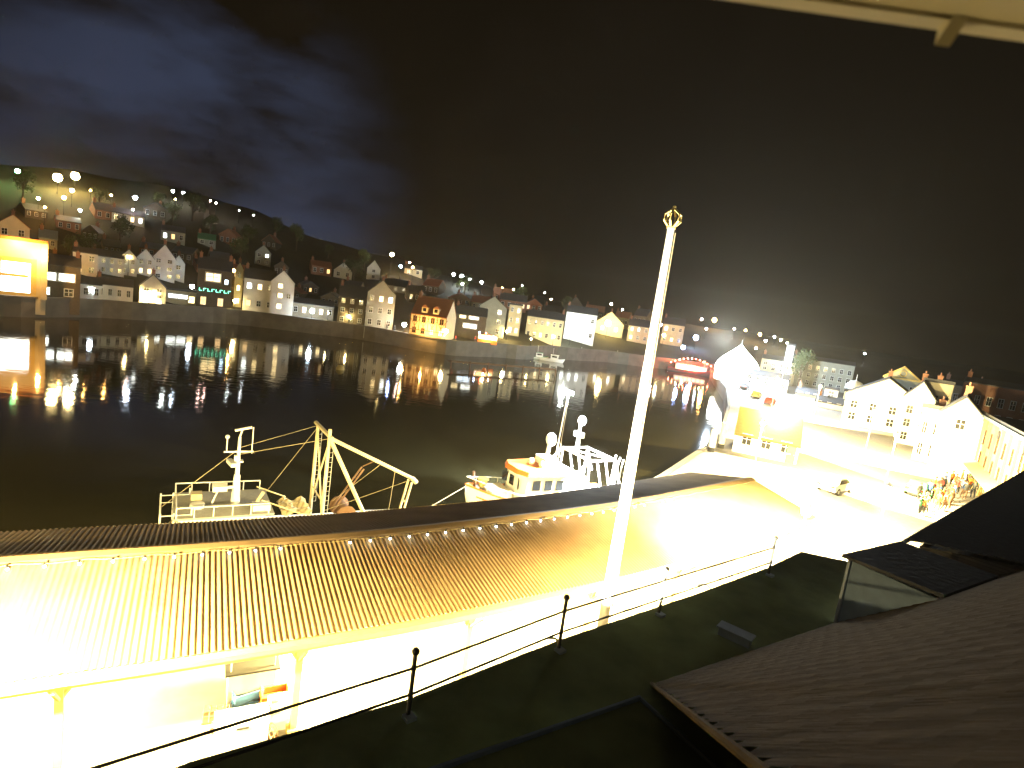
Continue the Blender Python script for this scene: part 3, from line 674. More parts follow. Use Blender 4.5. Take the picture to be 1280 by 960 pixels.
# ------------------------------------------------------------------ houses
_wc = {}
def win_mesh(w, h, fm):
    k = ('f', w, h, fm)
    if k not in _wc:
        mb = MB(); t = max(.07, w*.09)
        mb.box((-w/2,0,0),(t,.10,h+t)); mb.box((w/2,0,0),(t,.10,h+t)); mb.box((0,0,h/2),(w-t,.10,t)); mb.box((0,-.03,-h/2),(w+.1,.16,t))
        mb.box((0,.0,0),(t*.6,.06,h-t)); mb.box((0,0,h*.05),(w-t*1.7,.055,t*.6)); _wc[k] = mb.mesh('window_frame', M[fm])
    return _wc[k]
def pane_mesh(w, h, gm):
    k = ('p', w, h, gm)
    if k not in _wc: _wc[k] = MB().box((0,0,0),(w*.96,.03,h*.96)).mesh('window_pane', M[gm])
    return _wc[k]
def house(label, loc_, rz, w, d, h, roof='side', rh=None, wall='grey_render', rm='slate', wins=(), chim=1, door=None, cat='house', name='house', group=None, fm='white'):
    """local -y is the front; wins: (x, z, w, h, glass) on the front"""
    t = thing(name, label, cat, loc_, rz, group); rh = rh if rh is not None else w*.35
    mb = MB(); zf = -3.0
    if roof == 'front':   # gable towards the viewer
        pr = [(-w/2,zf),(w/2,zf),(w/2,h),(0,h+rh),(-w/2,h)]; mb.loft([[(x,-d/2,z) for x,z in pr],[(x,d/2,z) for x,z in pr]])
    elif roof == 'side':
        pr = [(-d/2,zf),(d/2,zf),(d/2,h),(0,h+rh),(-d/2,h)]; mb.loft([[(-w/2,y,z) for y,z in pr],[(w/2,y,z) for y,z in pr]])
    else: mb.box((0,0,(h+zf)/2),(w,d,h-zf))
    wl_ = mb.build('wall', M[wall], t); mb = MB(); e = .25; th = .14
    if roof == 'front':
        sl = rh/(w/2)
        for sg in (-1,1):
            mb.loft([[(0,y,h+rh+.02),(sg*(w/2+e),y,h-e*sl+.02),(sg*(w/2+e),y,h-e*sl+th+.04),(0,y,h+rh+th+.04)] for y in (-d/2-e,d/2+e)])
    elif roof == 'side':
        sl = rh/(d/2)
        for sg in (-1,1):
            mb.loft([[(x,0,h+rh+.02),(x,sg*(d/2+e),h-e*sl+.02),(x,sg*(d/2+e),h-e*sl+th+.04),(x,0,h+rh+th+.04)] for x in (-w/2-.1,w/2+.1)])
    else:
        mb.box((0,0,h+.1),(w+.3,d+.3,.2)); mb.box((0,-d/2-.05,h+.35),(w+.3,.2,.4))
    rf = mb.build('roof', M[rm], t)
    for i in range(chim):
        x, y = ((-w/2+.5 if i == 0 else w/2-.5), 0) if roof == 'side' else (0, (d/2-.6 if i == 0 else -d/2+.6))
        zt = h+rh if roof != 'flat' else h
        mb = MB(); mb.box((x,y,zt+.3),(.7,1.0 if roof == 'side' else .7,1.5)); mb.box((x,y,zt+1.08),(.85,1.1 if roof == 'side' else .85,.14))
        for q in (-.2,.2): mb.lathe([(.12,0),(.10,.45)], (x,y+q,zt+1.14), 6)
        mb.build('chimney', M['brick'], rf)
    for (x, z, ww, hh, g) in wins:
        f = link('window', win_mesh(round(ww,2), round(hh,2), fm), t); f.location = (x,-d/2-.03,z)
        p = link('pane', pane_mesh(round(ww,2), round(hh,2), g), f); p.location = (0,.01,0)
    if door:
        x, dw, dh, dmn = door; dd = MB().box((x,-d/2-.04,dh/2),(dw,.10,dh)).build('door', M[dmn], t); MB().box((x+dw*.35,-d/2-.12,dh*.48),(.06,.06,.14)).build('handle', M['steel'], dd)
    return t
def grid_wins(w, rows, cols, z0, dz, ww=.9, hh=1.3, lit={}, g='glass'):
    o = []
    for r in range(rows):
        for c in range(cols):
            o.append((-w/2+w*(c+.5)/cols, z0+r*dz, ww, hh, lit.get((r,c), g)))
    return o
def face(p, turn=0): return -math.atan2(p.x, p.y) + R(turn)
def hp(u, v, w_px, h_px):
    """where a house whose foot is seen here stands, and how many metres its width and height are"""
    p = on_hill(u, v); k = (p-EYE).dot(FW)/FPX
    return p, w_px*k, h_px*k
def H(u, v, wp, hpix, label, roof='side', wall='grey_render', rm='slate', turn=0, rows=2, cols=3, lit={}, chim=1, d=7, rhp=None, **kw):
    p, w, h = hp(u, v, wp, hpix); k = (p-EYE).dot(FW)/FPX
    q = Vector((p.x, p.y, 0)).normalized(); p2 = p + q*d*.5
    fw_ = kw.pop('wins', None)
    if fw_ is None:
        ww = min(1.1, w/cols*.42); hh = min(1.5, h/rows*.5); wins = grid_wins(w, rows, cols, h/rows*.55, h/rows, ww, hh, lit)
    else: wins = [(x*w, z*h, a_*w, b_*h, g) for x, z, a_, b_, g in fw_]
    return house(label, p2, face(p, turn), w, d, h, roof, None if rhp is None else rhp*k, wall, rm, wins, chim, **kw)
wy, ww_, wb, wd = 'win_yellow', 'win_white', 'win_blue', 'win_dim'
# quayside, left to right
fq = H(3, 371, 84, 72, 'floodlit flat roofed quay building with one huge glowing front at the left edge', 'flat', 'cream', rows=1, cols=1, chim=0,
  wins=[(-.04,.36,.78,.60,ww_)], rm='lead', fm='yellow')
vs = [v.co for v in fq.children[0].data.vertices]; ys = min(v.y for v in vs); xw = max(v.x for v in vs); zh = max(v.z for v in vs)
MB().box((0,ys-.2,zh*.97),(xw*2,.4,.6)).build('lit_cornice', M['orange_tile'], fq); MB().box((xw-.5,ys-.2,zh*.48),(1.0,.4,zh*.95)).build('corner_pier', M['buff'], fq)
point((xw-1.2,ys-2.4,zh*.75), 2600, LAMP['orange'][0], fq, .15); point((xw*.3,ys-2.0,zh*.92), 1500, LAMP['orange'][0], fq, .15)
H(71, 377, 46, 42, 'dark pub with a long row of bright white upper windows beside the floodlit building', 'side', 'darkstone', chim=2, rhp=12,
  wins=[(-.20,.66,.36,.24,ww_),(.20,.66,.36,.24,ww_),(-.28,.22,.26,.22,ww_),(.25,.22,.2,.22,'glass')])
H(106, 345, 25, 28, 'tall pale rendered house on the slope above the low quay cottages', 'side', 'white2', cols=2, rhp=6, lit={(0,0):wy})
H(134, 345, 34, 22, 'long low pale terrace behind the quay with many small dark windows', 'side', 'white2', cols=4, rhp=8)
H(160, 345, 18, 22, 'narrow pale gabled house with a lit lamp over it, first of the gable row', 'front', 'white2', cols=2, rhp=10)
H(181, 345, 18, 22, 'narrow pale gabled house with a warm lit ground floor in the gable row', 'front', 'white2', cols=2, rhp=11, lit={(0,0):wy,(0,1):wy})
H(204, 352, 24, 28, 'tallest pale gabled house of the row with steep peaked front', 'front', 'white2', cols=2, rows=3, rhp=16)
H(222, 352, 14, 22, 'slim pale gabled house at the right end of the gable row', 'front', 'white2', cols=1, rhp=10)
H(107, 377, 32, 20, 'low pale cottage on the quay with one yellow lit window', 'side', 'white2', cols=3, rhp=8, rows=1, lit={(0,0):wy})
H(143, 377, 38, 20, 'long low pale quay cottage with dark windows beside a bluish lamp', 'side', 'white2', cols=4, rhp=8, rows=1)
H(190, 383, 28, 22, 'pale gable fronted quay house with two lit windows at ground level', 'front', 'white2', cols=2, rows=3, rhp=15, lit={(0,0):ww_,(0,1):ww_})
H(224, 381, 36, 17, 'low quay shop with a glowing shop front and white sign', 'flat', 'cream', chim=0, wins=[(-.05,.6,.62,.36,ww_),(.36,.45,.2,.5,wy)])
t = H(266, 390, 38, 48, 'dark quayside pub with green lit lettering and one yellow window above', 'side', 'darkstone', chim=2, rhp=14,
  wins=[(-.05,.80,.44,.22,wy),(.34,.72,.10,.12,wb),(-.3,.18,.16,.2,wd),(.2,.18,.16,.2,wd)])
mb = MB(); fw = [o for o in t.children if o.name.startswith('wall')][0]
ys = min(v.co.y for v in fw.data.vertices); xw = max(v.co.x for v in fw.data.vertices); zh = max(v.co.z for v in fw.data.vertices)
MB().box((0, ys-.08, zh*.36),(xw*1.9,.14,1.0)).build('sign_board', M['black'], t)
for k in range(8):
    x = -xw*.85+k*xw*.24; q = MB().box((x,ys-.18,zh*.36),(.16,.06,.7)).box((x+.35,ys-.18,zh*.36+.3*(1 if k % 2 else -1)),(.45,.055,.14))
    q.build('sign_letter', M['sign_green'], t)
H(296, 386, 9, 48, 'narrow house front washed orange by a doorway lamp between the pub and the white house', 'front', 'cream', cols=1, rows=3, rhp=8, lit={(0,0):wy,(1,0):wy})
H(322, 396, 36, 42, 'long white quay house with lit upper windows and two bright dormers', 'side', 'white2', rows=2, cols=3, rhp=12, chim=1, lit={(1,0):ww_,(1,1):wy,(0,0):wd})
H(350, 401, 27, 42, 'white gabled quay house with three lit windows one above another', 'front', 'white2', rhp=14, wins=[(-.1,.88,.2,.13,wy),(-.08,.6,.2,.14,wy),(-.1,.28,.2,.14,wy),(.28,.6,.16,.14,'glass')])
H(390, 398, 50, 17, 'long low dark workshop with a pale lit gutter line', 'side', 'stone', rows=1, cols=5, rhp=6, lit={(0,1):wy,(0,3):wy}, chim=0)
H(437, 412, 32, 34, 'unlit dark stone warehouse on the quay right of the workshop', 'side', 'darkstone', rows=3, cols=3, rhp=14)
H(472, 418, 34, 44, 'big grey gabled house with two lit windows high up, left of the orange lit inn', 'front', 'grey_render', rows=3, cols=3, rhp=16, lit={(2,1):wy,(2,2):ww_})
t = H(539, 427, 46, 28, 'orange lit half timbered inn with two dormers and steep roof', 'side', 'cream', rm='pantile', turn=-18, rows=2, cols=4, rhp=22, lit={(0,3):wy,(0,2):wd}, d=9, fm='timber')
fw = [o for o in t.children if o.name.startswith('wall')][0]; vs = [v.co for v in fw.data.vertices]
ys = min(v.y for v in vs); xw = max(v.x for v in vs); zh = max(v.z for v in vs); ze = sorted(set(round(v.z,2) for v in vs))[1]
mb = MB()
for k in range(9): mb.box((-xw+k*xw/4, ys-.03, ze*.62),(.16,.08,ze*.7))
for k in range(8): mb.box((-xw+(k+.5)*xw/4, ys-.025, ze*.62),(.12,.06,ze*.62), ry=R(32 if k % 2 else -32))
mb.box((0,ys-.035,ze*.97),(xw*2,.09,.2)); mb.box((0,ys-.036,ze*.30),(xw*2,.09,.2)); mb.build('timber_framing', M['timber'], t)
mb = MB()
for k in range(5): mb.box((-xw-.03, ys+(k+.5)*abs(ys)*2/5, ze*.6),(.08,.14,ze*.7))
mb.box((-xw-.035,0,ze*.97),(.09,abs(ys)*2,.2)); mb.box((-xw-.035,0,ze+1.3),(.09,abs(ys)*1.2,.18)); mb.build('gable_framing', M['timber'], t)
point((xw*.1, ys-3.2, 2.6), 2600, LAMP['orange'][0], t, .15); point((-xw-2.6, 0, 3.0), 2000, LAMP['orange'][0], t, .15)
for x in (-xw*.3, xw*.35):
    dmr = MB().box((x,ys+1.1,ze+1.2),(1.6,1.6,1.5)).build('dormer', M['cream'], t)
    MB().loft([[(x-.95,ys+.2,ze+1.9),(x,ys+.2,ze+2.7),(x+.95,ys+.2,ze+1.9)],[(x-.95,ys+2.6,ze+1.9),(x,ys+2.6,ze+2.7),(x+.95,ys+2.6,ze+1.9)]]).build('dormer_roof', M['pantile'], dmr)
    MB().box((x,ys+.28,ze+1.3),(.9,.06,.9)).build('dormer_window', M['glass'], dmr)
H(585, 424, 40, 30, 'dark shop building with a cold white lit window right of the inn', 'side', 'darkstone', rhp=10, wins=[(.0,.55,.42,.18,wb),(-.25,.90,.2,.12,wy),(.1,.90,.3,.12,ww_)])
H(612, 420, 34, 36, 'grey green gabled house with a dark front beside the yellow lit bay', 'front', 'grey_render', rows=3, cols=2, rhp=13)
H(640, 420, 16, 38, 'narrow yellow lit three storey house front', 'flat', 'cream', rows=3, cols=2, lit={(0,0):ww_,(0,1):wy})
H(678, 428, 46, 30, 'long yellow lit terrace with two rows of dark windows', 'side', 'cream', rows=2, cols=6, rhp=8, chim=2, lit={(0,2):wy,(0,4):wy})
H(722, 428, 38, 36, 'brightest white quay building on the far side, blown out by its floodlights', 'side', 'white', rows=2, cols=4, rhp=8, lit={(0,0):ww_,(0,1):ww_,(0,2):ww_,(1,1):ww_,(1,0):ww_})
H(760, 420, 34, 16, 'small bright gabled chapel left of the flagpole', 'front', 'cream', rows=1, cols=2, rhp=14, lit={(0,0):ww_,(0,1):ww_})
H(796, 428, 26, 20, 'low yellow lit house just left of the flagpole', 'side', 'cream', rows=2, cols=3, rhp=8, lit={(0,0):wy})
H(838, 432, 26, 26, 'yellow lit house just right of the flagpole by the red lit quay', 'side', 'cream', rows=2, cols=3, rhp=8, lit={(0,1):wy,(1,0):ww_})
# houses scattered over the hillside, each with its own look
H(16, 300, 32, 16, 'orange lit gable of a steep roofed house above the floodlit building', 'front', 'cream', rm='pantile', rows=1, cols=2, rhp=14)
H(60, 311, 18, 12, 'small house with a pale grey roof on the left hillside', 'side', 'grey_render', 'lead', rows=1, cols=2, rhp=10)
H(160, 281, 34, 12, 'pale villa high on the hill with a row of lit windows', 'side', 'white2', rows=1, cols=4, rhp=7, lit={(0,0):wy,(0,2):wy,(0,3):ww_})
H(216, 304, 26, 14, 'dim pale house high on the hill with two small lights', 'side', 'grey_render', rows=1, cols=3, rhp=7, lit={(0,0):ww_,(0,1):wd})
H(258, 308, 20, 8, 'low house with a greenish roof on the upper hillside', 'side', 'grey_render', 'green', rows=1, cols=2, rhp=7)
H(328, 332, 18, 16, 'gabled house with one bright narrow window above the white quay house', 'front', 'grey_render', rows=2, cols=2, rhp=9, lit={(1,1):ww_})
H(428, 349, 22, 10, 'pale gable end of a hillside house above the dark warehouse', 'front', 'white2', rows=1, cols=2, rhp=10)
H(466, 350, 16, 14, 'small pale chapel tower with pointed roof on the hillside', 'front', 'white2', rows=2, cols=1, rhp=10, chim=0)
H(494, 366, 30, 8, 'hillside house with a long pale lit gutter above the grey gabled house', 'side', 'grey_render', rows=1, cols=3, rhp=8)
H(516, 345, 22, 8, 'house below the star bright lamp with an orange lit wall', 'side', 'cream', rows=1, cols=2, rhp=5, lit={(0,0):wd})
H(640, 388, 34, 12, 'dark terraced roofs on the hill behind the yellow lit bay', 'side', 'brick', rows=1, cols=4, rhp=8, lit={(0,3):wd})
# dark houses nothing tells apart
hs = [(30,335),(75,331),(38,268),(118,296),(140,312),(250,336),(275,330),(300,345),(355,340),(385,362),(400,338),(370,372),(412,376),(445,366),(455,388),(520,372),(545,362),(575,376),(600,384),(560,392),(625,372),(665,384),(690,396),(720,386),(745,394),(775,404),(800,402),(190,318),(235,322),(285,302),(340,305),(85,284),(130,270),(195,268)]
for i, (u, v) in enumerate(hs):
    lit = {(0,random.randint(0,2)): random.choice([wd, wy, wd])} if random.random() < .4 else {}
    H(u+random.uniform(-4,4), v+6, random.uniform(16,26), random.uniform(8,13), 'dark stone house with slate roof among the unlit hillside houses', random.choice(['side','front','side']), random.choice(['darkstone','stone','darkstone','brick']),
      random.choice(['slate','pantile','slate']), random.uniform(-25,25), 1, 3, lit, rhp=random.uniform(6,9), group='unlit houses on the hillside')

# ------------------------------------------------------------------ lamps of the town
def L_(u, v, c, px, label, watts=0, h=5.0, name='street_lamp', st=None):
    """a lamp whose head is seen here; px is how large its glare is in the photograph"""
    d = ray(u, v); hl = math.hypot(d.x, d.y); a = math.degrees(math.atan2(d.x, d.y)); r = interp(BANK, a)+1.5
    rmax = interp(BANK, a)+HILLW*1.02
    while r < rmax:
        p = EYE+d*(r/hl); g = ground(p.x, p.y)
        if p.z-g <= h: break
        r += .5
    g = ground(p.x, p.y); hh = max(2.5, p.z-g); k = r/FPX
    hr = min(1.2, max(.15, px*k*.34))
    street_lamp((p.x,p.y,g), hh-hr*.9, c, st or 90, watts*.5, label, hr, postmat='black', name=name)
for a in (
 (22,214,'green',6,'green floodlit lamp on the skyline at the far left'),
 (72,222,'warm',15,'left one of the two huge orange white lamps on the hill crest',1500),
 (94,220,'warm',12,'right one of the two huge orange white lamps on the hill crest',1500),
 (90,238,'white',5,'white lamp just below the huge crest lamps'),
 (80,247,'orange',5,'broad orange lamp on the slope under the crest lamps',900),
 (48,248,'warm',4,'warm lamp on the slope left of the crest lamps'),
 (56,259,'orange',3,'dim orange lamp low on the left slope',400),
 (100,263,'white',4,'greenish white lamp alone on the middle of the left slope'),
 (113,238,'orange',3,'small orange lamp right below the crest lamps'),
 (139,244,'orange',3,'small orange lamp between the crest lamps and the cold white one'),
 (169,247,'cold',6,'large cold white lamp on the crest right of the orange pair',600),
 (166,262,'pink',3,'pinkish lamp above the pale villa'),
 (216,239,'white',4,'left of three white lamps close together on the crest'),
 (229,241,'cold',4,'right of three white lamps close together on the crest'),
 (219,249,'warm',2,'lowest of three white lamps close together on the crest'),
 (263,251,'pink',2.2,'left of two tiny pink lamps on the crest'),
 (270,254,'pink',2.2,'right of two tiny pink lamps on the crest'),
 (299,263,'white',1.6,'tiny white lamp on the crest above the white quay house'),
 (317,269,'white',2,'last tiny white lamp where the crest begins to fall'),
 (50,330,'warm',4,'lamp on the roof corner right of the floodlit building'),
 (161,321,'warm',4,'warm lamp over the gable row'),
 (97,369,'warm',4.5,'lamp at the door of the low cottage with the yellow window',5200,3.5),
 (40,312,'orange',5,'orange lamp at the upper right corner of the floodlit building',12000,8),
 (186,374,'warm',4,'left lamp at the foot of the pale gable fronted quay house',4200,3),
 (200,375,'white',4,'right lamp at the foot of the pale gable fronted quay house',1500,3),
 (436,397,'warm',2.5,'small warm lamp on the wall of the unlit stone warehouse',2600,4),
 (114,368,'cold',7,'bluish lamp between the two low pale cottages',2600,3.5),
 (240,358,'cold',7,'tall bluish lamp at the right end of the glowing shop',2200),
 (294,376,'warm',6,'lamp in the orange doorway beside the white quay house',3000,4),
 (292,338,'orange',5,'orange lamp high on the narrow house front',1200),
 (390,391,'cold',8,'cold white lamp on the quay before the low workshop',3000,4),
 (410,396,'warm',3,'small warm lamp right of the cold lamp by the workshop'),
 (505,409,'white',8,'greenish white lamp on the quay left of the half timbered inn',3600,4.5),
 (556,425,'warm',8,'lamp at the right corner of the half timbered inn',3600,3),
 (518,398,'orange',3,'orange lamp on the gable of the half timbered inn',3200,5.5),
 (490,318,'warm',7,'star bright lamp on the falling crest',900,8),
 (501,333,'blue',5,'deep blue lamp under the star bright lamp'),
 (516,334,'orange',4,'orange lamp beside the deep blue one',700),
 (512,328,'pink',2,'tiny pink lamp between the star bright lamp and the deep blue one'),
 (567,343,'cold',5,'leftmost of the cold white lamp cluster on the ridge'),
 (577,345,'cold',6,'second of the cold white lamp cluster on the ridge'),
 (587,349,'cold',6,'third of the cold white lamp cluster on the ridge'),
 (578,355,'white',4,'lowest of the cold white lamp cluster on the ridge'),
 (602,353,'cold',5,'rightmost of the cold white lamp cluster on the ridge'),
 (628,360,'orange',3,'orange lamp on the ridge right of the cold cluster'),
 (642,362,'warm',3,'warm lamp on the ridge above the grey green gable'),
 (653,357,'white',2,'tiny white lamp on the ridge top'),
 (681,366,'white',2.5,'small white lamp on the ridge above the yellow terrace'),
 (689,374,'pink',3,'pink lamp on the ridge above the yellow terrace'),
 (618,404,'cold',5,'cold lamp at the foot of the grey green gable',1500,4),
 (634,414,'warm',5,'warm lamp at the foot of the narrow yellow house front',2600,3),
 (692,421,'warm',5,'lamp before the long yellow terrace',4200,4),
 (664,424,'warm',3,'lamp at the left end of the long yellow terrace',2600,4),
 (716,400,'white',10,'floodlight above the brightest white quay building',5000,9),
 (735,412,'warm',9,'floodlight at the right side of the brightest white quay building',5000,5),
 (753,384,'orange',4,'left orange lamp above the small bright chapel'),
 (764,380,'pink',4,'right pink lamp above the small bright chapel'),
 (778,387,'white',2.5,'small white lamp right of the chapel'),
 (760,404,'warm',11,'floodlight on the front of the small bright chapel',4000,6),
 (800,413,'warm',4,'warm lamp left of the flagpole',1500,4),
 (826,406,'pink',4,'pink lamp right of the flagpole',1200),
 (830,419,'warm',5,'warm lamp right of the flagpole over the yellow house',1500),
 (877,399,'pink',4,'pink lamp left of the big orange lamp on the far ridge'),
 (893,400,'orange',8,'big orange lamp on the far ridge',1200),
 (883,411,'cold',3,'small cold lamp under the big orange lamp'),
 (870,422,'blue',9,'larger blue lamp over the red lit boat',1500),
 (854,434,'blue',7,'smaller blue lamp over the red lit boat',1200),
 (918,411,'pink',3,'pink lamp left of the far orange row'),
 (932,413,'orange',4,'first lamp of the far orange row'),
 (950,418,'orange',5,'second and brightest lamp of the far orange row',900),
 (957,426,'cold',4,'cold lamp under the far orange row'),
 (968,421,'cold',3.5,'small cold lamp amid the far orange row'),
 (976,425,'warm',4,'warm lamp near the end of the far orange row'),
 (984,429,'warm',3.5,'last lamp of the far orange row'),
 (945,435,'pink',3.5,'pink lamp beside the glowing tent'),
 (1081,442,'cold',3,'lone cold lamp on the dark ridge at the right'),
): L_(*a)

# ------------------------------------------------------------------ the bright street on the right
def RH(u, vtop, r, wpx, label, roof='flat', rhp=0, d=8, turn=0, rows=2, cols=2, lit={}, wall='white2', rm='slate', chim=1, **kw):
    p = at_r(u, vtop, r); k = (p-EYE).dot(FW)/FPX; w = wpx*k; rh = rhp*k; h = p.z-rh
    q = Vector((p.x, p.y, 0)).normalized(); b_ = Vector((p.x, p.y, 0))+q*d*.5
    fw_ = kw.pop('wins', None)
    if fw_ is None: wins = grid_wins(w, rows, cols, 1.6 if rows < 3 else 1.3, (h-1.2)/rows, min(1.1,w/cols*.45), min(1.6,(h/rows)*.5), lit)
    else: wins = fw_
    return house(label, b_, face(p, turn), w, d, h, roof, rh, wall, rm, wins, chim, **kw)
a0, a1_ = at_z(1228,517,7.8), at_z(1292,552,7.8)
mid = (a0+a1_)/2; ln = (Vector((a1_.x-a0.x,a1_.y-a0.y,0))).length; ang = math.atan2(a1_.y-a0.y, a1_.x-a0.x)
off = Vector((math.cos(ang+math.pi/2), math.sin(ang+math.pi/2), 0))*3.5
ar = house('yellow lit arcade front with tall pilasters and round plaques at the right edge', (mid.x+off.x, mid.y+off.y, 0), ang, ln, 7, 7.6, 'flat', 0, 'cream', 'slate',
   [(-ln/2+ln*(c+.5)/7, z, .9, 1.5, g) for c in range(7) for z, g in ((5.6,'glass'),(3.2,'glass'))], 0, fm='timber', name='amusement_arcade', cat='arcade')
for c in range(8):
    mb = MB(); x = -ln/2+.25+(ln-.5)*c/7; mb.box((x,-3.62,3.8),(.38,.26,7.4)); mb.box((x,-3.64,7.35),(.55,.34,.3)); mb.box((x,-3.64,.25),(.55,.34,.5)); mb.build('pilaster', M['yellow'], ar)
MB().box((0,-3.7,7.75),(ln+.4,.5,.3)).build('cornice', M['lead'], ar)
MB().box((0,-3.75,2.0),(ln,.5,.7)).build('fascia_sign', M['white'], ar)
for c in (0,3,6):
    mb = MB(); x = -ln/2+ln*(c+.5)/7; mb.tube([(x,-3.7,6.75),(x,-3.58,6.75)], .42, 14); mb.build('round_plaque', M['slate'], ar)
MB().loft([[(-ln/2,-3.5,2.7),(-ln/2,-4.9,2.3),(-ln/2,-4.9,2.36),(-ln/2,-3.5,2.76)],[(ln/2,-3.5,2.7),(ln/2,-4.9,2.3),(ln/2,-4.9,2.36),(ln/2,-3.5,2.76)]]).build('awning', M['buff'], ar)
RH(1209, 497, 84, 46, 'tall white gable wall rising beside the arcade front', 'front', 24, 9, rows=3, cols=2, wall='white', wins=[(0,6.3,.9,1.2,'glass')])
RH(1176, 513, 92, 36, 'low white block left of the tall white gable wall', 'flat', 0, 6, rows=2, cols=3, wall='white')
RH(1174, 479, 112, 30, 'yellow lit brick house with tall windows behind the low white block', 'flat', 0, 8, rows=3, cols=3, wall='cream', chim=2)
RH(1155, 478, 106, 32, 'white gable fronted house with steep roof under the dark hill', 'front', 20, 9, rows=3, cols=2, wall='white')
pd = RH(1131, 459, 134, 38, 'cream house crowned by a yellow lit triangular pediment with a round eye', 'front', 15, 7, rows=4, cols=3, wall='grey_render', rm='yellow', chim=0)
fw = [o for o in pd.children if o.name.startswith('wall')][0]; vs = [v.co for v in fw.data.vertices]; ys = min(v.y for v in vs); xw = max(v.x for v in vs); zh = max(v.z for v in vs); ze = sorted(set(round(v.z,2) for v in vs))[1]
mb = MB(); mb.box((0,ys-.15,ze),(xw*2+.5,.35,.32)); mb.tube([(-xw-.2,ys-.15,ze),(0,ys-.15,zh)],.17,6); mb.tube([(xw+.2,ys-.15,ze),(0,ys-.15,zh)],.17,6); mb.build('pediment_moulding', M['yellow'], pd)
mb = MB(); mb.tube([(.55*math.cos(k*math.pi/7),ys-.1,ze+1.05+.55*math.sin(k*math.pi/7)) for k in range(15)], .10, 5); mb.build('round_eye', M['yellow'], pd)
RH(1112, 474, 118, 84, 'broad white gabled hall left of the pediment house', 'front', 26, 12, rows=2, cols=4, wall='white')
RH(1040, 487, 150, 15, 'square white chimney like tower on the bright skyline', 'flat', 0, 4, rows=3, cols=1, wall='white', chim=0, name='tower', cat='tower')
tw = RH(1067, 491, 146, 20, 'white turret with a rounded cap and finial on the bright skyline', 'flat', 0, 5, rows=3, cols=1, wall='white', chim=0, name='turret', cat='tower')
rz_ = tw.children[0]; zt = max(v.co.z for v in rz_.data.vertices)
MB().lathe([(1.9,0),(1.8,.8),(1.2,1.5),(.3,1.8),(.06,2.0),(.05,3.2)], (0,0,zt+.2), 12).build('cap', M['white'], tw, True)
RH(1092, 489, 140, 10, 'small white stack between the turret and the broad white hall', 'flat', 0, 3, rows=2, cols=1, wall='white', chim=0, name='tower', cat='tower')
RH(1062, 503, 140, 76, 'long white hotel front under the turret', 'side', 6, 9, rows=3, cols=7, wall='white')
RH(1020, 489, 150, 44, 'pale white shop row at the end of the bright street', 'side', 6, 9, rows=2, cols=5, wall='white')
RH(975, 446, 190, 40, 'yellow lit terrace with tall chimneys behind the glowing tent', 'side', 5, 8, rows=4, cols=4, wall='cream', chim=2, lit={(1,1):wy,(2,3):wy,(0,0):ww_})
RH(989, 432, 186, 9, 'narrow white lit tower standing over the yellow terrace', 'flat', 0, 3, rows=5, cols=1, wall='white', chim=0, name='tower', cat='tower')
RH(1030, 448, 200, 70, 'dim olive warehouse with long flat roof behind the bright street', 'side', 4, 10, rows=3, cols=8, wall='grey_render', chim=1)
RH(960, 466, 160, 50, 'white fronted inn at the water end of the bright street', 'side', 5, 8, rows=2, cols=5, wall='white', lit={(0,1):ww_,(0,3):ww_})
RH(1250, 478, 135, 70, 'dark brick hillside terrace above the arcade front', 'side', 6, 9, rows=3, cols=6, wall='brick', chim=2)
RH(1205, 478, 150, 40, 'dim house with pale window bands behind the tall white gable', 'side', 5, 8, rows=3, cols=4, wall='stone', chim=2)
# orange tiled building at the water's edge
p = at_r(955, 545, 70); ob = house('white quayside building with an orange tiled roof at the end of the market', (p.x+1.0, p.y+1.6, 0), face(p, 2), 6.6, 6.4, p.z-.1, 'side', 2.5, 'white', 'orange_tile', [(-2,1.6,1,1.2,'glass'),(0,1.6,1,1.2,'glass'),(2,1.6,1,1.2,'glass')], 0, (2.6,.9,2,'green'))
# marquee on the far quay; emission put into its canvas to brighten its reflection
p = at_r(921, 462, 172); mq = thing('marquee', 'big white peaked marquee with added glow in its canvas by the floodlight mast', 'tent', (p.x,p.y,0), face(p))
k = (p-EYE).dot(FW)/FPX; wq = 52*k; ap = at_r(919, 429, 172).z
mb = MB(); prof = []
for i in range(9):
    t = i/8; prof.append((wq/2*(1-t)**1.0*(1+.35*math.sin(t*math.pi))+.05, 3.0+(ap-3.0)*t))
mb.lathe(prof, n=16); mb.build('canopy', glow('canvas_added_glow', (.93,1,.90), 5), mq, True)
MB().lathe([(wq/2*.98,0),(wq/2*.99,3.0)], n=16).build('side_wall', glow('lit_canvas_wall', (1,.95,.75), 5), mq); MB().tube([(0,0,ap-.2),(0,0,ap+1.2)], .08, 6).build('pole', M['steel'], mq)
point(at_r(905, 425, 158), 45000, LAMP['cold'][0], None, .5).name = 'marquee_flood'
bpy.data.objects['marquee_flood'].parent = mq; bpy.data.objects['marquee_flood'].location = mq.matrix_basis.inverted() @ at_r(905, 425, 158)
# mooring piles
for i, (u, v, hh) in enumerate(((893,577,3.3),(905,572,3.8),(925,566,2.2))):
    p = at_z(u, v, -1.0); q = p + Vector((-.5,.3,0)); t = thing('mooring_pile', ['thick pale mooring pile standing in the water at the quay edge, leftmost of three','taller pale mooring pile beside the white quayside building','short pale mooring pile closest to the white quayside building'][i], 'mooring pile', (q.x,q.y,-4))
    MB().lathe([(.36,0),(.36,3+hh),(.30,3+hh+.15)], n=10).build('shaft', M['white2'], t, True); MB().lathe([(.38,0),(.38,.5)], (0,0,4.0), 10).build('fender_band', M['rubber'], t)

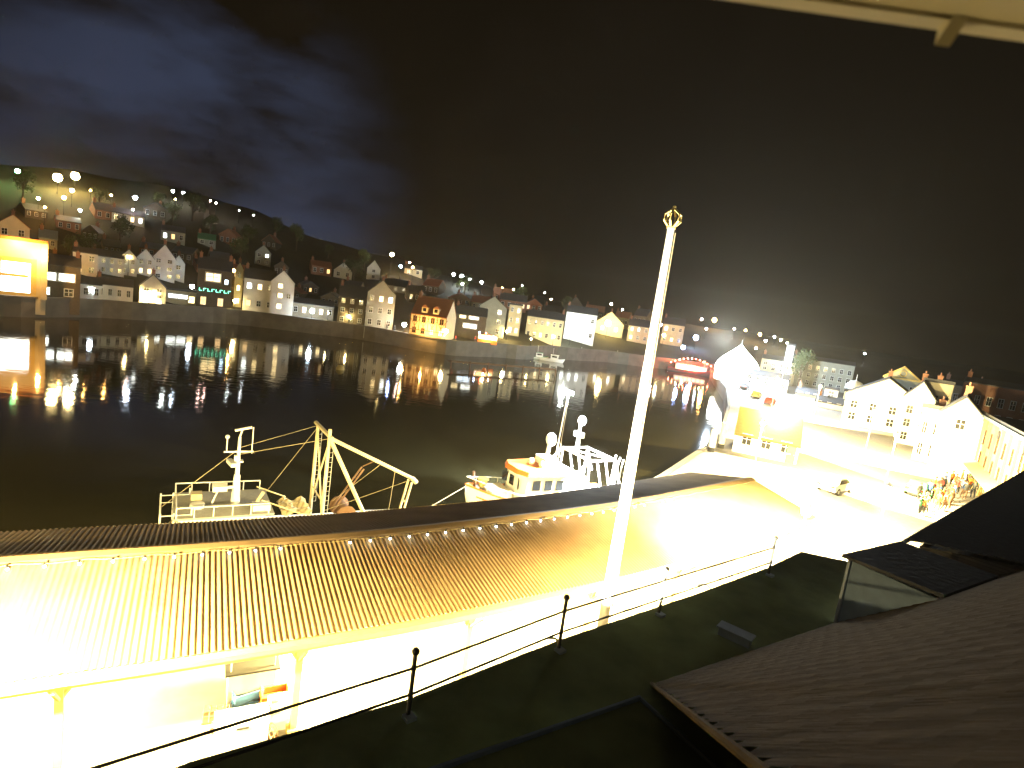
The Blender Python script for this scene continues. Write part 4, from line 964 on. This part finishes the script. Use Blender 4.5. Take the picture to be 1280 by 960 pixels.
# ------------------------------------------------------------------ cars
def car(loc_, rz, paint, label, group='cars parked on the bright street'):
    t = thing('parked_car', label, 'car', loc_, rz, group); L2, W2 = 2.1, .86
    pr = [(-L2,.35),(-L2,.78),(-L2+.25,.92),(-1.55,.98),(-1.0,1.42),(.35,1.44),(1.05,.98),(1.8,.88),(L2,.70),(L2,.35)]
    mb = MB(); rows = []
    for y, s_ in ((-W2,.93),(-W2*.97,1),(0,1.01),(W2*.97,1),(W2,.93)): rows.append([(x*(.985 if abs(y) == W2 else 1), y*(.86 if z > 1.1 else 1), .35+(z-.35)*s_) for x, z in pr])
    mb.loft(rows, close=True, caps=True); mb.build('body', M[paint], t)
    for y in (-1,1): MB().poly([(-1.35,y*.845,1.0),(-.95,y*.765,1.33),(.33,y*.765,1.35),(.88,y*.845,1.0)]); g = MB(); g.loft([[(-1.35,y*.86,1.0),(-.95,y*.79,1.33),(.33,y*.79,1.35),(.88,y*.86,1.0)],[(-1.35,y*.83,1.0),(-.95,y*.75,1.33),(.33,y*.75,1.35),(.88,y*.83,1.0)]]); g.build('side_window', M['glass'], t)
    MB().loft([[(1.08,-.72,1.0),(1.08,.72,1.0),(.42,.62,1.43),(.42,-.62,1.43)],[(1.11,-.72,1.0),(1.11,.72,1.0),(.45,.62,1.44),(.45,-.62,1.44)]]).build('windscreen', M['glass'], t)
    for x in (-1.3,1.32):
        for y in (-1,1):
            wv = MB().tube([(x,y*.70,.32),(x,y*.88,.32)], .32, 14).build('wheel', M['rubber'], t); MB().tube([(x,y*.87,.32),(x,y*.895,.32)], .19, 10).build('rim', M['steel'], wv)
    for y in (-.6,.6): MB().box((2.08,y,.66),(.08,.34,.16)).build('headlight', M['pale_metal'], t); MB().box((-2.09,y,.75),(.06,.3,.16)).build('tail_light', M['red'], t)
    return t
for (u, v, rz, pt, lb) in ((1043,614,38,'white','white car parked in the middle of the white street'),(1148,618,42,'green','dark green car left of the street crowd'),(945,497,60,'yellow','pale yellow car on the quay behind the orange tiled building'),(930,487,60,'slate','dark car on the quay nearest the glowing tent'),(962,505,60,'red','red car on the quay in front of the white fronted inn')):
    p = at_z(u, v, 0); car((p.x,p.y,.004), R(rz), pt, lb)

# ------------------------------------------------------------------ people
def person_mesh(pose):
    me = bpy.data.meshes.new('person_body'); bm = bmesh.new(); sk = bm.verts.layers.skin.verify(); V = {}
    st = .13 if pose != 1 else .05
    pts = {'pel':(0,0,.95,.155),'waist':(0,0,1.12,.14),'chest':(0,0,1.34,.17),'neck':(0,0,1.49,.065),'chin':(0,.01,1.56,.075),'head':(0,0,1.66,.105),'crown':(0,-.01,1.74,.075),
      'hl':(.10,0,.88,.105),'kl':(.11,st,.49,.07),'al':(.11,st*.4,.09,.05),'tl':(.12,st*.4+.15,.045,.04),
      'hr':(-.10,0,.88,.105),'kr':(-.11,-st*.2,.49,.07),'ar':(-.11,-st*1.5,.09,.05),'tr':(-.12,-st*1.5+.15,.045,.04),
      'sl':(.20,0,1.42,.075),'el':(.27,-.03,1.13,.052),'wl':(.25,.10,.90,.04),'fl':(.24,.14,.80,.035),
      'sr':(-.20,0,1.42,.075),'er':(-.27,-.03,1.13,.052),'wr':(-.25,.10,.90,.04),'fr':(-.24,.14,.80,.035)}
    if pose == 1: pts['er'] = (-.26,.10,1.18,.052); pts['wr'] = (-.12,.28,1.22,.04); pts['fr'] = (-.06,.33,1.26,.035)
    if pose == 2: pts['er'] = (-.30,.02,1.62,.052); pts['wr'] = (-.26,.10,1.86,.04); pts['fr'] = (-.24,.13,1.95,.035)
    for k_, (x, y, z, r_) in pts.items():
        v = bm.verts.new((x,y,z)); v[sk].radius = (r_,r_*(.8 if k_ in ('chest','waist','pel') else 1)); V[k_] = v
        if k_ == 'pel': v[sk].use_root = True
    for ch in (('pel','waist','chest','neck','chin','head','crown'),('pel','hl','kl','al','tl'),('pel','hr','kr','ar','tr'),('chest','sl','el','wl','fl'),('chest','sr','er','wr','fr')):
        for a_, b_ in zip(ch, ch[1:]): bm.edges.new((V[a_],V[b_]))
    bm.to_mesh(me); bm.free(); o = bpy.data.objects.new('tmp', me); COL.objects.link(o)
    o.modifiers.new('s','SKIN'); sb = o.modifiers.new('b','SUBSURF'); sb.levels = 1; sb.render_levels = 1
    dg = bpy.context.evaluated_depsgraph_get(); m2 = bpy.data.meshes.new_from_object(o.evaluated_get(dg)); bpy.data.objects.remove(o)
    m2.name = 'person_body'; m2.materials.clear()
    for mm in ('skin','denim','denim'): m2.materials.append(M[mm])
    for p in m2.polygons:
        c = p.center; p.use_smooth = True
        hand = abs(c.x) > .13 and ((c.z < .91 and abs(c.x) > .2) or (pose == 2 and c.z > 1.86) or (pose == 1 and c.x < 0 and c.y > .26))
        p.material_index = 0 if (c.z > 1.50 and abs(c.x) < .16 and not (pose == 2 and c.x < -.2)) or hand else (1 if c.z > .86 else 2)
    return m2
PM = [person_mesh(i) for i in range(3)]
hairm = MB().lathe([(.02,.125),(.085,.10),(.118,.04),(.118,-.03),(.10,-.07)], (0,-.018,1.675), 10).mesh('hair', M['hair'], True)
coats = {'red':M['red'],'orange':M['orange'],'green':M['green'],'brown':M['timber'],'blue':M['blue'],'white':M['white2'],'black':M['black'],'yellow':M['yellow']}
def person(loc_, rz, pose, coat, trousers, label, group):
    o = link('person', PM[pose]); o.location = loc_; o.rotation_euler = (0,0,rz); s_ = random.uniform(.93,1.05); o.scale = (s_,s_,s_)
    tag(o, label, 'person', group)
    o.material_slots[1].link = 'OBJECT'; o.material_slots[1].material = coats[coat]
    o.material_slots[2].link = 'OBJECT'; o.material_slots[2].material = trousers
    link('hair', hairm, o); return o
rp = random.Random(3)
for i in range(46):
    u = 1146+rp.random()*92; v = 655-(u-1146)*.50+rp.uniform(-34,3)
    p = at_z(u, v, 0); c = rp.choice(['red','orange','green','brown','brown','orange','blue','white','black'])
    person((p.x,p.y,.004), rp.uniform(0,6.28), rp.choice([0,0,1,1,2]), c, rp.choice([M['denim'],M['black'],M['timber']]), 'person in a %s coat in the crowd before the arcade front' % c, 'crowd in the bright street')
for i in range(12):
    u = rp.uniform(478,598); d = ray(u, 415); a = math.degrees(math.atan2(d.x,d.y)); r_ = interp(BANK,a)+rp.uniform(2.2,5); c = rp.choice(['red','brown','white','black'])
    person((r_*math.sin(R(a)), r_*math.cos(R(a)), .604), rp.uniform(0,6.28), rp.choice([0,1]), c, M['denim'], 'person in a %s coat on the far quay before the half timbered inn' % c, 'people on the far quay')

# ------------------------------------------------------------------ small craft, kiosk, jetty, buoys on the far side
def dinghy(u, v, L_, B_, hullm, stripe, cab, label, rz, name='moored_boat'):
    p = at_z(u, v, -3); t = thing(name, label, 'boat', (p.x,p.y,-3), rz, 'small boats moored on the far side')
    make_hull(t, L_, B_, -.4, .75, 1.2, hullm, stripe, 'timber')
    if cab:
        MB().box((L_*.08,0,1.3),(L_*.3,B_*.6,1.5)).build('cabin', M['white'], t); MB().box((L_*.08,0,2.1),(L_*.34,B_*.68,.08)).build('cabin_roof', M[stripe], t)
        for y in (-1,1): MB().box((L_*.08,y*B_*.305,1.6),(L_*.2,.03,.45)).build('window', M['glass'], t)
        MB().tube([(L_*.0,0,2.1),(L_*.0,0,4.2)], .04, 5).build('mast', M['white'], t)
    else:
        for x in (-.2,.12): MB().box((L_*x,0,.6),(.3,B_*.8,.06)).build('thwart', M['timber'], t)
    return t
dinghy(671,449,7,2.4,'white','green',True,'white moored boat with a green cabin roof, left of the pair by the yellow terrace',R(5))
dinghy(690,452,7.5,2.5,'white','white',True,'white moored boat with pale cabin, right of the pair by the yellow terrace',R(-8))
dinghy(655,446,5,1.8,'blue','white',False,'small open blue boat moored left of the two white cabin boats',R(20))
dinghy(725,449,6,2.1,'white','red',True,'small white boat with a red cabin roof below the brightest white building',R(12))
dinghy(770,452,7,2.3,'blue','white',True,'dark blue cabin boat moored left of the flagpole',R(-10))
dinghy(745,447,5,1.8,'timber','white',False,'brown open rowing boat below the brightest white building',R(4))
p = at_z(864,467,-3); pb = thing('pleasure_boat', 'long dark hulled pleasure boat glowing red and white under blue lamps', 'boat', (p.x,p.y,-3), R(-12))
make_hull(pb, 17, 4.6, -.8, 1.1, 1.9, 'slate', 'red', 'timber')
MB().box((-.5,0,1.9),(10.5,3.2,2.0)).build('saloon', M['white'], pb); MB().box((-.5,0,3.0),(11.2,3.7,.14)).build('saloon_roof', M['red'], pb)
for k in range(7): MB().box((-4.8+k*1.45,-1.62,2.1),(.95,.05,.8)).build('window', M['win_yellow'], pb)
mb = MB(); mb.tube([(8,0,2.2),(4,0,5.2),(-3,0,5.4),(-8,0,2.4)], .03, 5); mb.build('light_string', M['black'], pb)
MB().tube([(4,0,3),(4,0,5.3)], .06, 6).build('mast', M['white'], pb)
for k in range(12):
    t_ = k/11; x = 7.5-15*t_; z = 3.0+2.3*math.sin(math.pi*t_)
    MB().ball((x,0,z),.14,6).build('deck_bulb', lamp_mat('red' if k % 3 else 'warm', 150), pb)
point((0,-3.0,3.6), 9000, LAMP['red'][0], pb, .3); point((-3,-2.6,3.2), 900, LAMP['warm'][0], pb, .3)
p = on_hill(607, 442); ks = thing('food_kiosk', 'small brightly lit food kiosk with coloured roof lights on the far quay', 'kiosk', p, face(p))
MB().box((0,0,.55),(5.4,2.4,1.1)).build('counter', M['orange'], ks); MB().box((0,.9,1.7),(5.4,.5,1.3)).build('lit_back', M['win_yellow'], ks); MB().box((0,-.1,2.45),(6,3.2,.14)).build('roof', M['red'], ks)
mb = MB()
for x in (-2.6,2.6): mb.box((x,-1.1,1.7),(.12,.12,1.3))
mb.build('corner_posts', M['white'], ks)
MB().ball((-2.4,-1.2,2.9),.2,6).build('blue_lamp', lamp_mat('blue',60), ks); MB().ball((-.6,-1.2,2.9),.2,6).build('red_lamp', lamp_mat('red',60), ks); MB().ball((1.6,-1.25,2.2),.24,6).build('white_lamp', lamp_mat('warm',80), ks)
point((0,-1.8,2.2), 1200, LAMP['warm'][0], ks, .3)
j0, j1 = at_z(562,452,-1.6), at_z(692,462,-1.6); jt = thing('jetty', 'low timber jetty on thin piles off the far quay', 'jetty', (0,0,0))
jd = (j1-j0).normalized(); jn = Vector((-jd.y,jd.x,0))
mb = MB(); mb.loft([[j0-jn*.9,j0+jn*.9,j0+jn*.9+Z*.2,j0-jn*.9+Z*.2],[j1-jn*.9,j1+jn*.9,j1+jn*.9+Z*.2,j1-jn*.9+Z*.2]]); mb.build('deck', M['timber'], jt)
m_ = int((j1-j0).length/4.5)
for i in range(m_+1):
    q = j0+(j1-j0)*(i/m_)-jn*.95; MB().tube([(q.x,q.y,-4.2),(q.x,q.y,-1.0)], .13, 7).build('pile', M['timber'], jt)
for (u, v, cm, lb) in ((425,462,'yellow','yellow mooring buoy floating alone in the dark water'),(605,463,'orange','small orange buoy floating off the jetty')):
    p = at_z(u, v, -3); t = thing('mooring_buoy', lb, 'buoy', (p.x,p.y,-3)); MB().ball((0,0,.12),.75 if cm == 'yellow' else .5,12).build('float', M[cm], t, True); MB().tube([(0,0,.7),(0,0,1.15)],.06,6).build('ring', M['black'], t)
# ------------------------------------------------------------------ trees
def tree_proto(seed, hgt, wid):
    rn = random.Random(seed); t = thing('tree','tree','tree'); mb = MB(); mb.tube([(0,0,-1),(.1,0,hgt*.3),(0,.15,hgt*.62)], .28, 8, .10)
    cl = []
    for k in range(8):
        a = rn.uniform(0,6.28); r_ = rn.uniform(.25,.9)*wid/2; z = hgt*rn.uniform(.45,.92); q = (r_*math.cos(a)*(1.25-z/hgt*.7), r_*math.sin(a)*(1.25-z/hgt*.7), z); cl.append(q); mb.tube([(0,0,hgt*rn.uniform(.25,.5)), (q[0]*.6,q[1]*.6,z*.85), q], .09, 5, .02)
    mb.build('trunk', M['bark'], t); mb = MB()
    for q in cl:
        for j in range(130):
            d = Vector((rn.gauss(0,1),rn.gauss(0,1),rn.gauss(0,.8))).normalized()*wid*.26*rn.random()**.5; c = Vector(q)+d; s_ = rn.uniform(.12,.30)
            u_ = Vector((rn.gauss(0,1),rn.gauss(0,1),rn.gauss(0,1))).normalized(); v_ = u_.orthogonal().normalized(); mb.poly([c-u_*s_, c-v_*s_*.6, c+u_*s_, c+v_*s_*.6])
    mb.build('crown', M['leaf'], t); return t
tp_ = [tree_proto(1,8,6), tree_proto(2,10,6.5), tree_proto(3,6.5,6)]
ts = [(28,246),(124,262),(150,300),(196,262),(240,272),(310,300),(345,292),(370,308),(410,318),(455,334),(540,356),(300,322),(110,330),(580,366),(650,376),(262,292),(215,280),(88,322),(705,388),(440,356)]
for i, (u, v) in enumerate(ts):
    o = tp_[i] if i < 3 else copy_tree(tp_[i % 3]); p = on_hill(u, v+5); o.location = (p.x,p.y,p.z-.1); o.rotation_euler.z = i*1.7; o.scale = [random.uniform(.85,1.2)]*3
    tag(o, 'dark leafy tree among the houses of the unlit hillside', 'tree', 'trees on the far hillside')
p = at_r(1004, 452, 175); o = copy_tree(tp_[1]); o.location = (p.x,p.y,0); o.scale = (1.1,1.1,(at_r(1004,430,175).z)/10.0); tag(o, 'tall pale green lit tree over the bright street by the lit tower', 'tree')
HAZE=.0002

# ------------------------------------------------------------------ thin haze volume added to put a glow around the lamps
vm = bpy.data.materials.new('glow_haze'); vm.use_nodes = True; n = vm.node_tree.nodes; n.remove(n['Principled BSDF'])
pv = n.new('ShaderNodeVolumePrincipled'); pv.inputs['Color'].default_value = (.95,.86,.66,1); pv.inputs['Density'].default_value = HAZE; pv.inputs['Anisotropy'].default_value = .72
vm.node_tree.links.new(pv.outputs['Volume'], n['Material Output'].inputs['Volume'])
hb = MB().box((0,180,31.0), (1500,1300,73)).build('haze', vm); kind(hb, 'stuff')
DENOISE=True

# ------------------------------------------------------------------ camera
cd = bpy.data.cameras.new('camera'); co = bpy.data.objects.new('camera', cd); COL.objects.link(co)
cd.sensor_width = 36; cd.lens = 36*FPX/1280; cd.clip_end = 3000; cd.clip_start = .05
m3 = Matrix((RT, UP, -FW)).transposed(); co.matrix_world = Matrix.Translation(EYE) @ m3.to_4x4()
cd.dof.use_dof = True; cd.dof.focus_distance = 60; cd.dof.aperture_fstop = 2.6
SC.camera = co
SC.view_settings.view_transform = 'Standard'; SC.view_settings.look = 'None'; SC.view_settings.exposure = 0; SC.view_settings.gamma = 1
SC.view_settings.use_curve_mapping = False
cy = SC.cycles; cy.use_denoising = DENOISE; cy.max_bounces = 5; cy.diffuse_bounces = 2; cy.glossy_bounces = 3; cy.volume_bounces = 0; cy.use_light_tree = True
cy.sample_clamp_indirect = 1; cy.sample_clamp_direct = 0; cy.caustics_reflective = False; cy.caustics_refractive = False; cy.use_adaptive_sampling = False
SC.view_settings.exposure=1.2
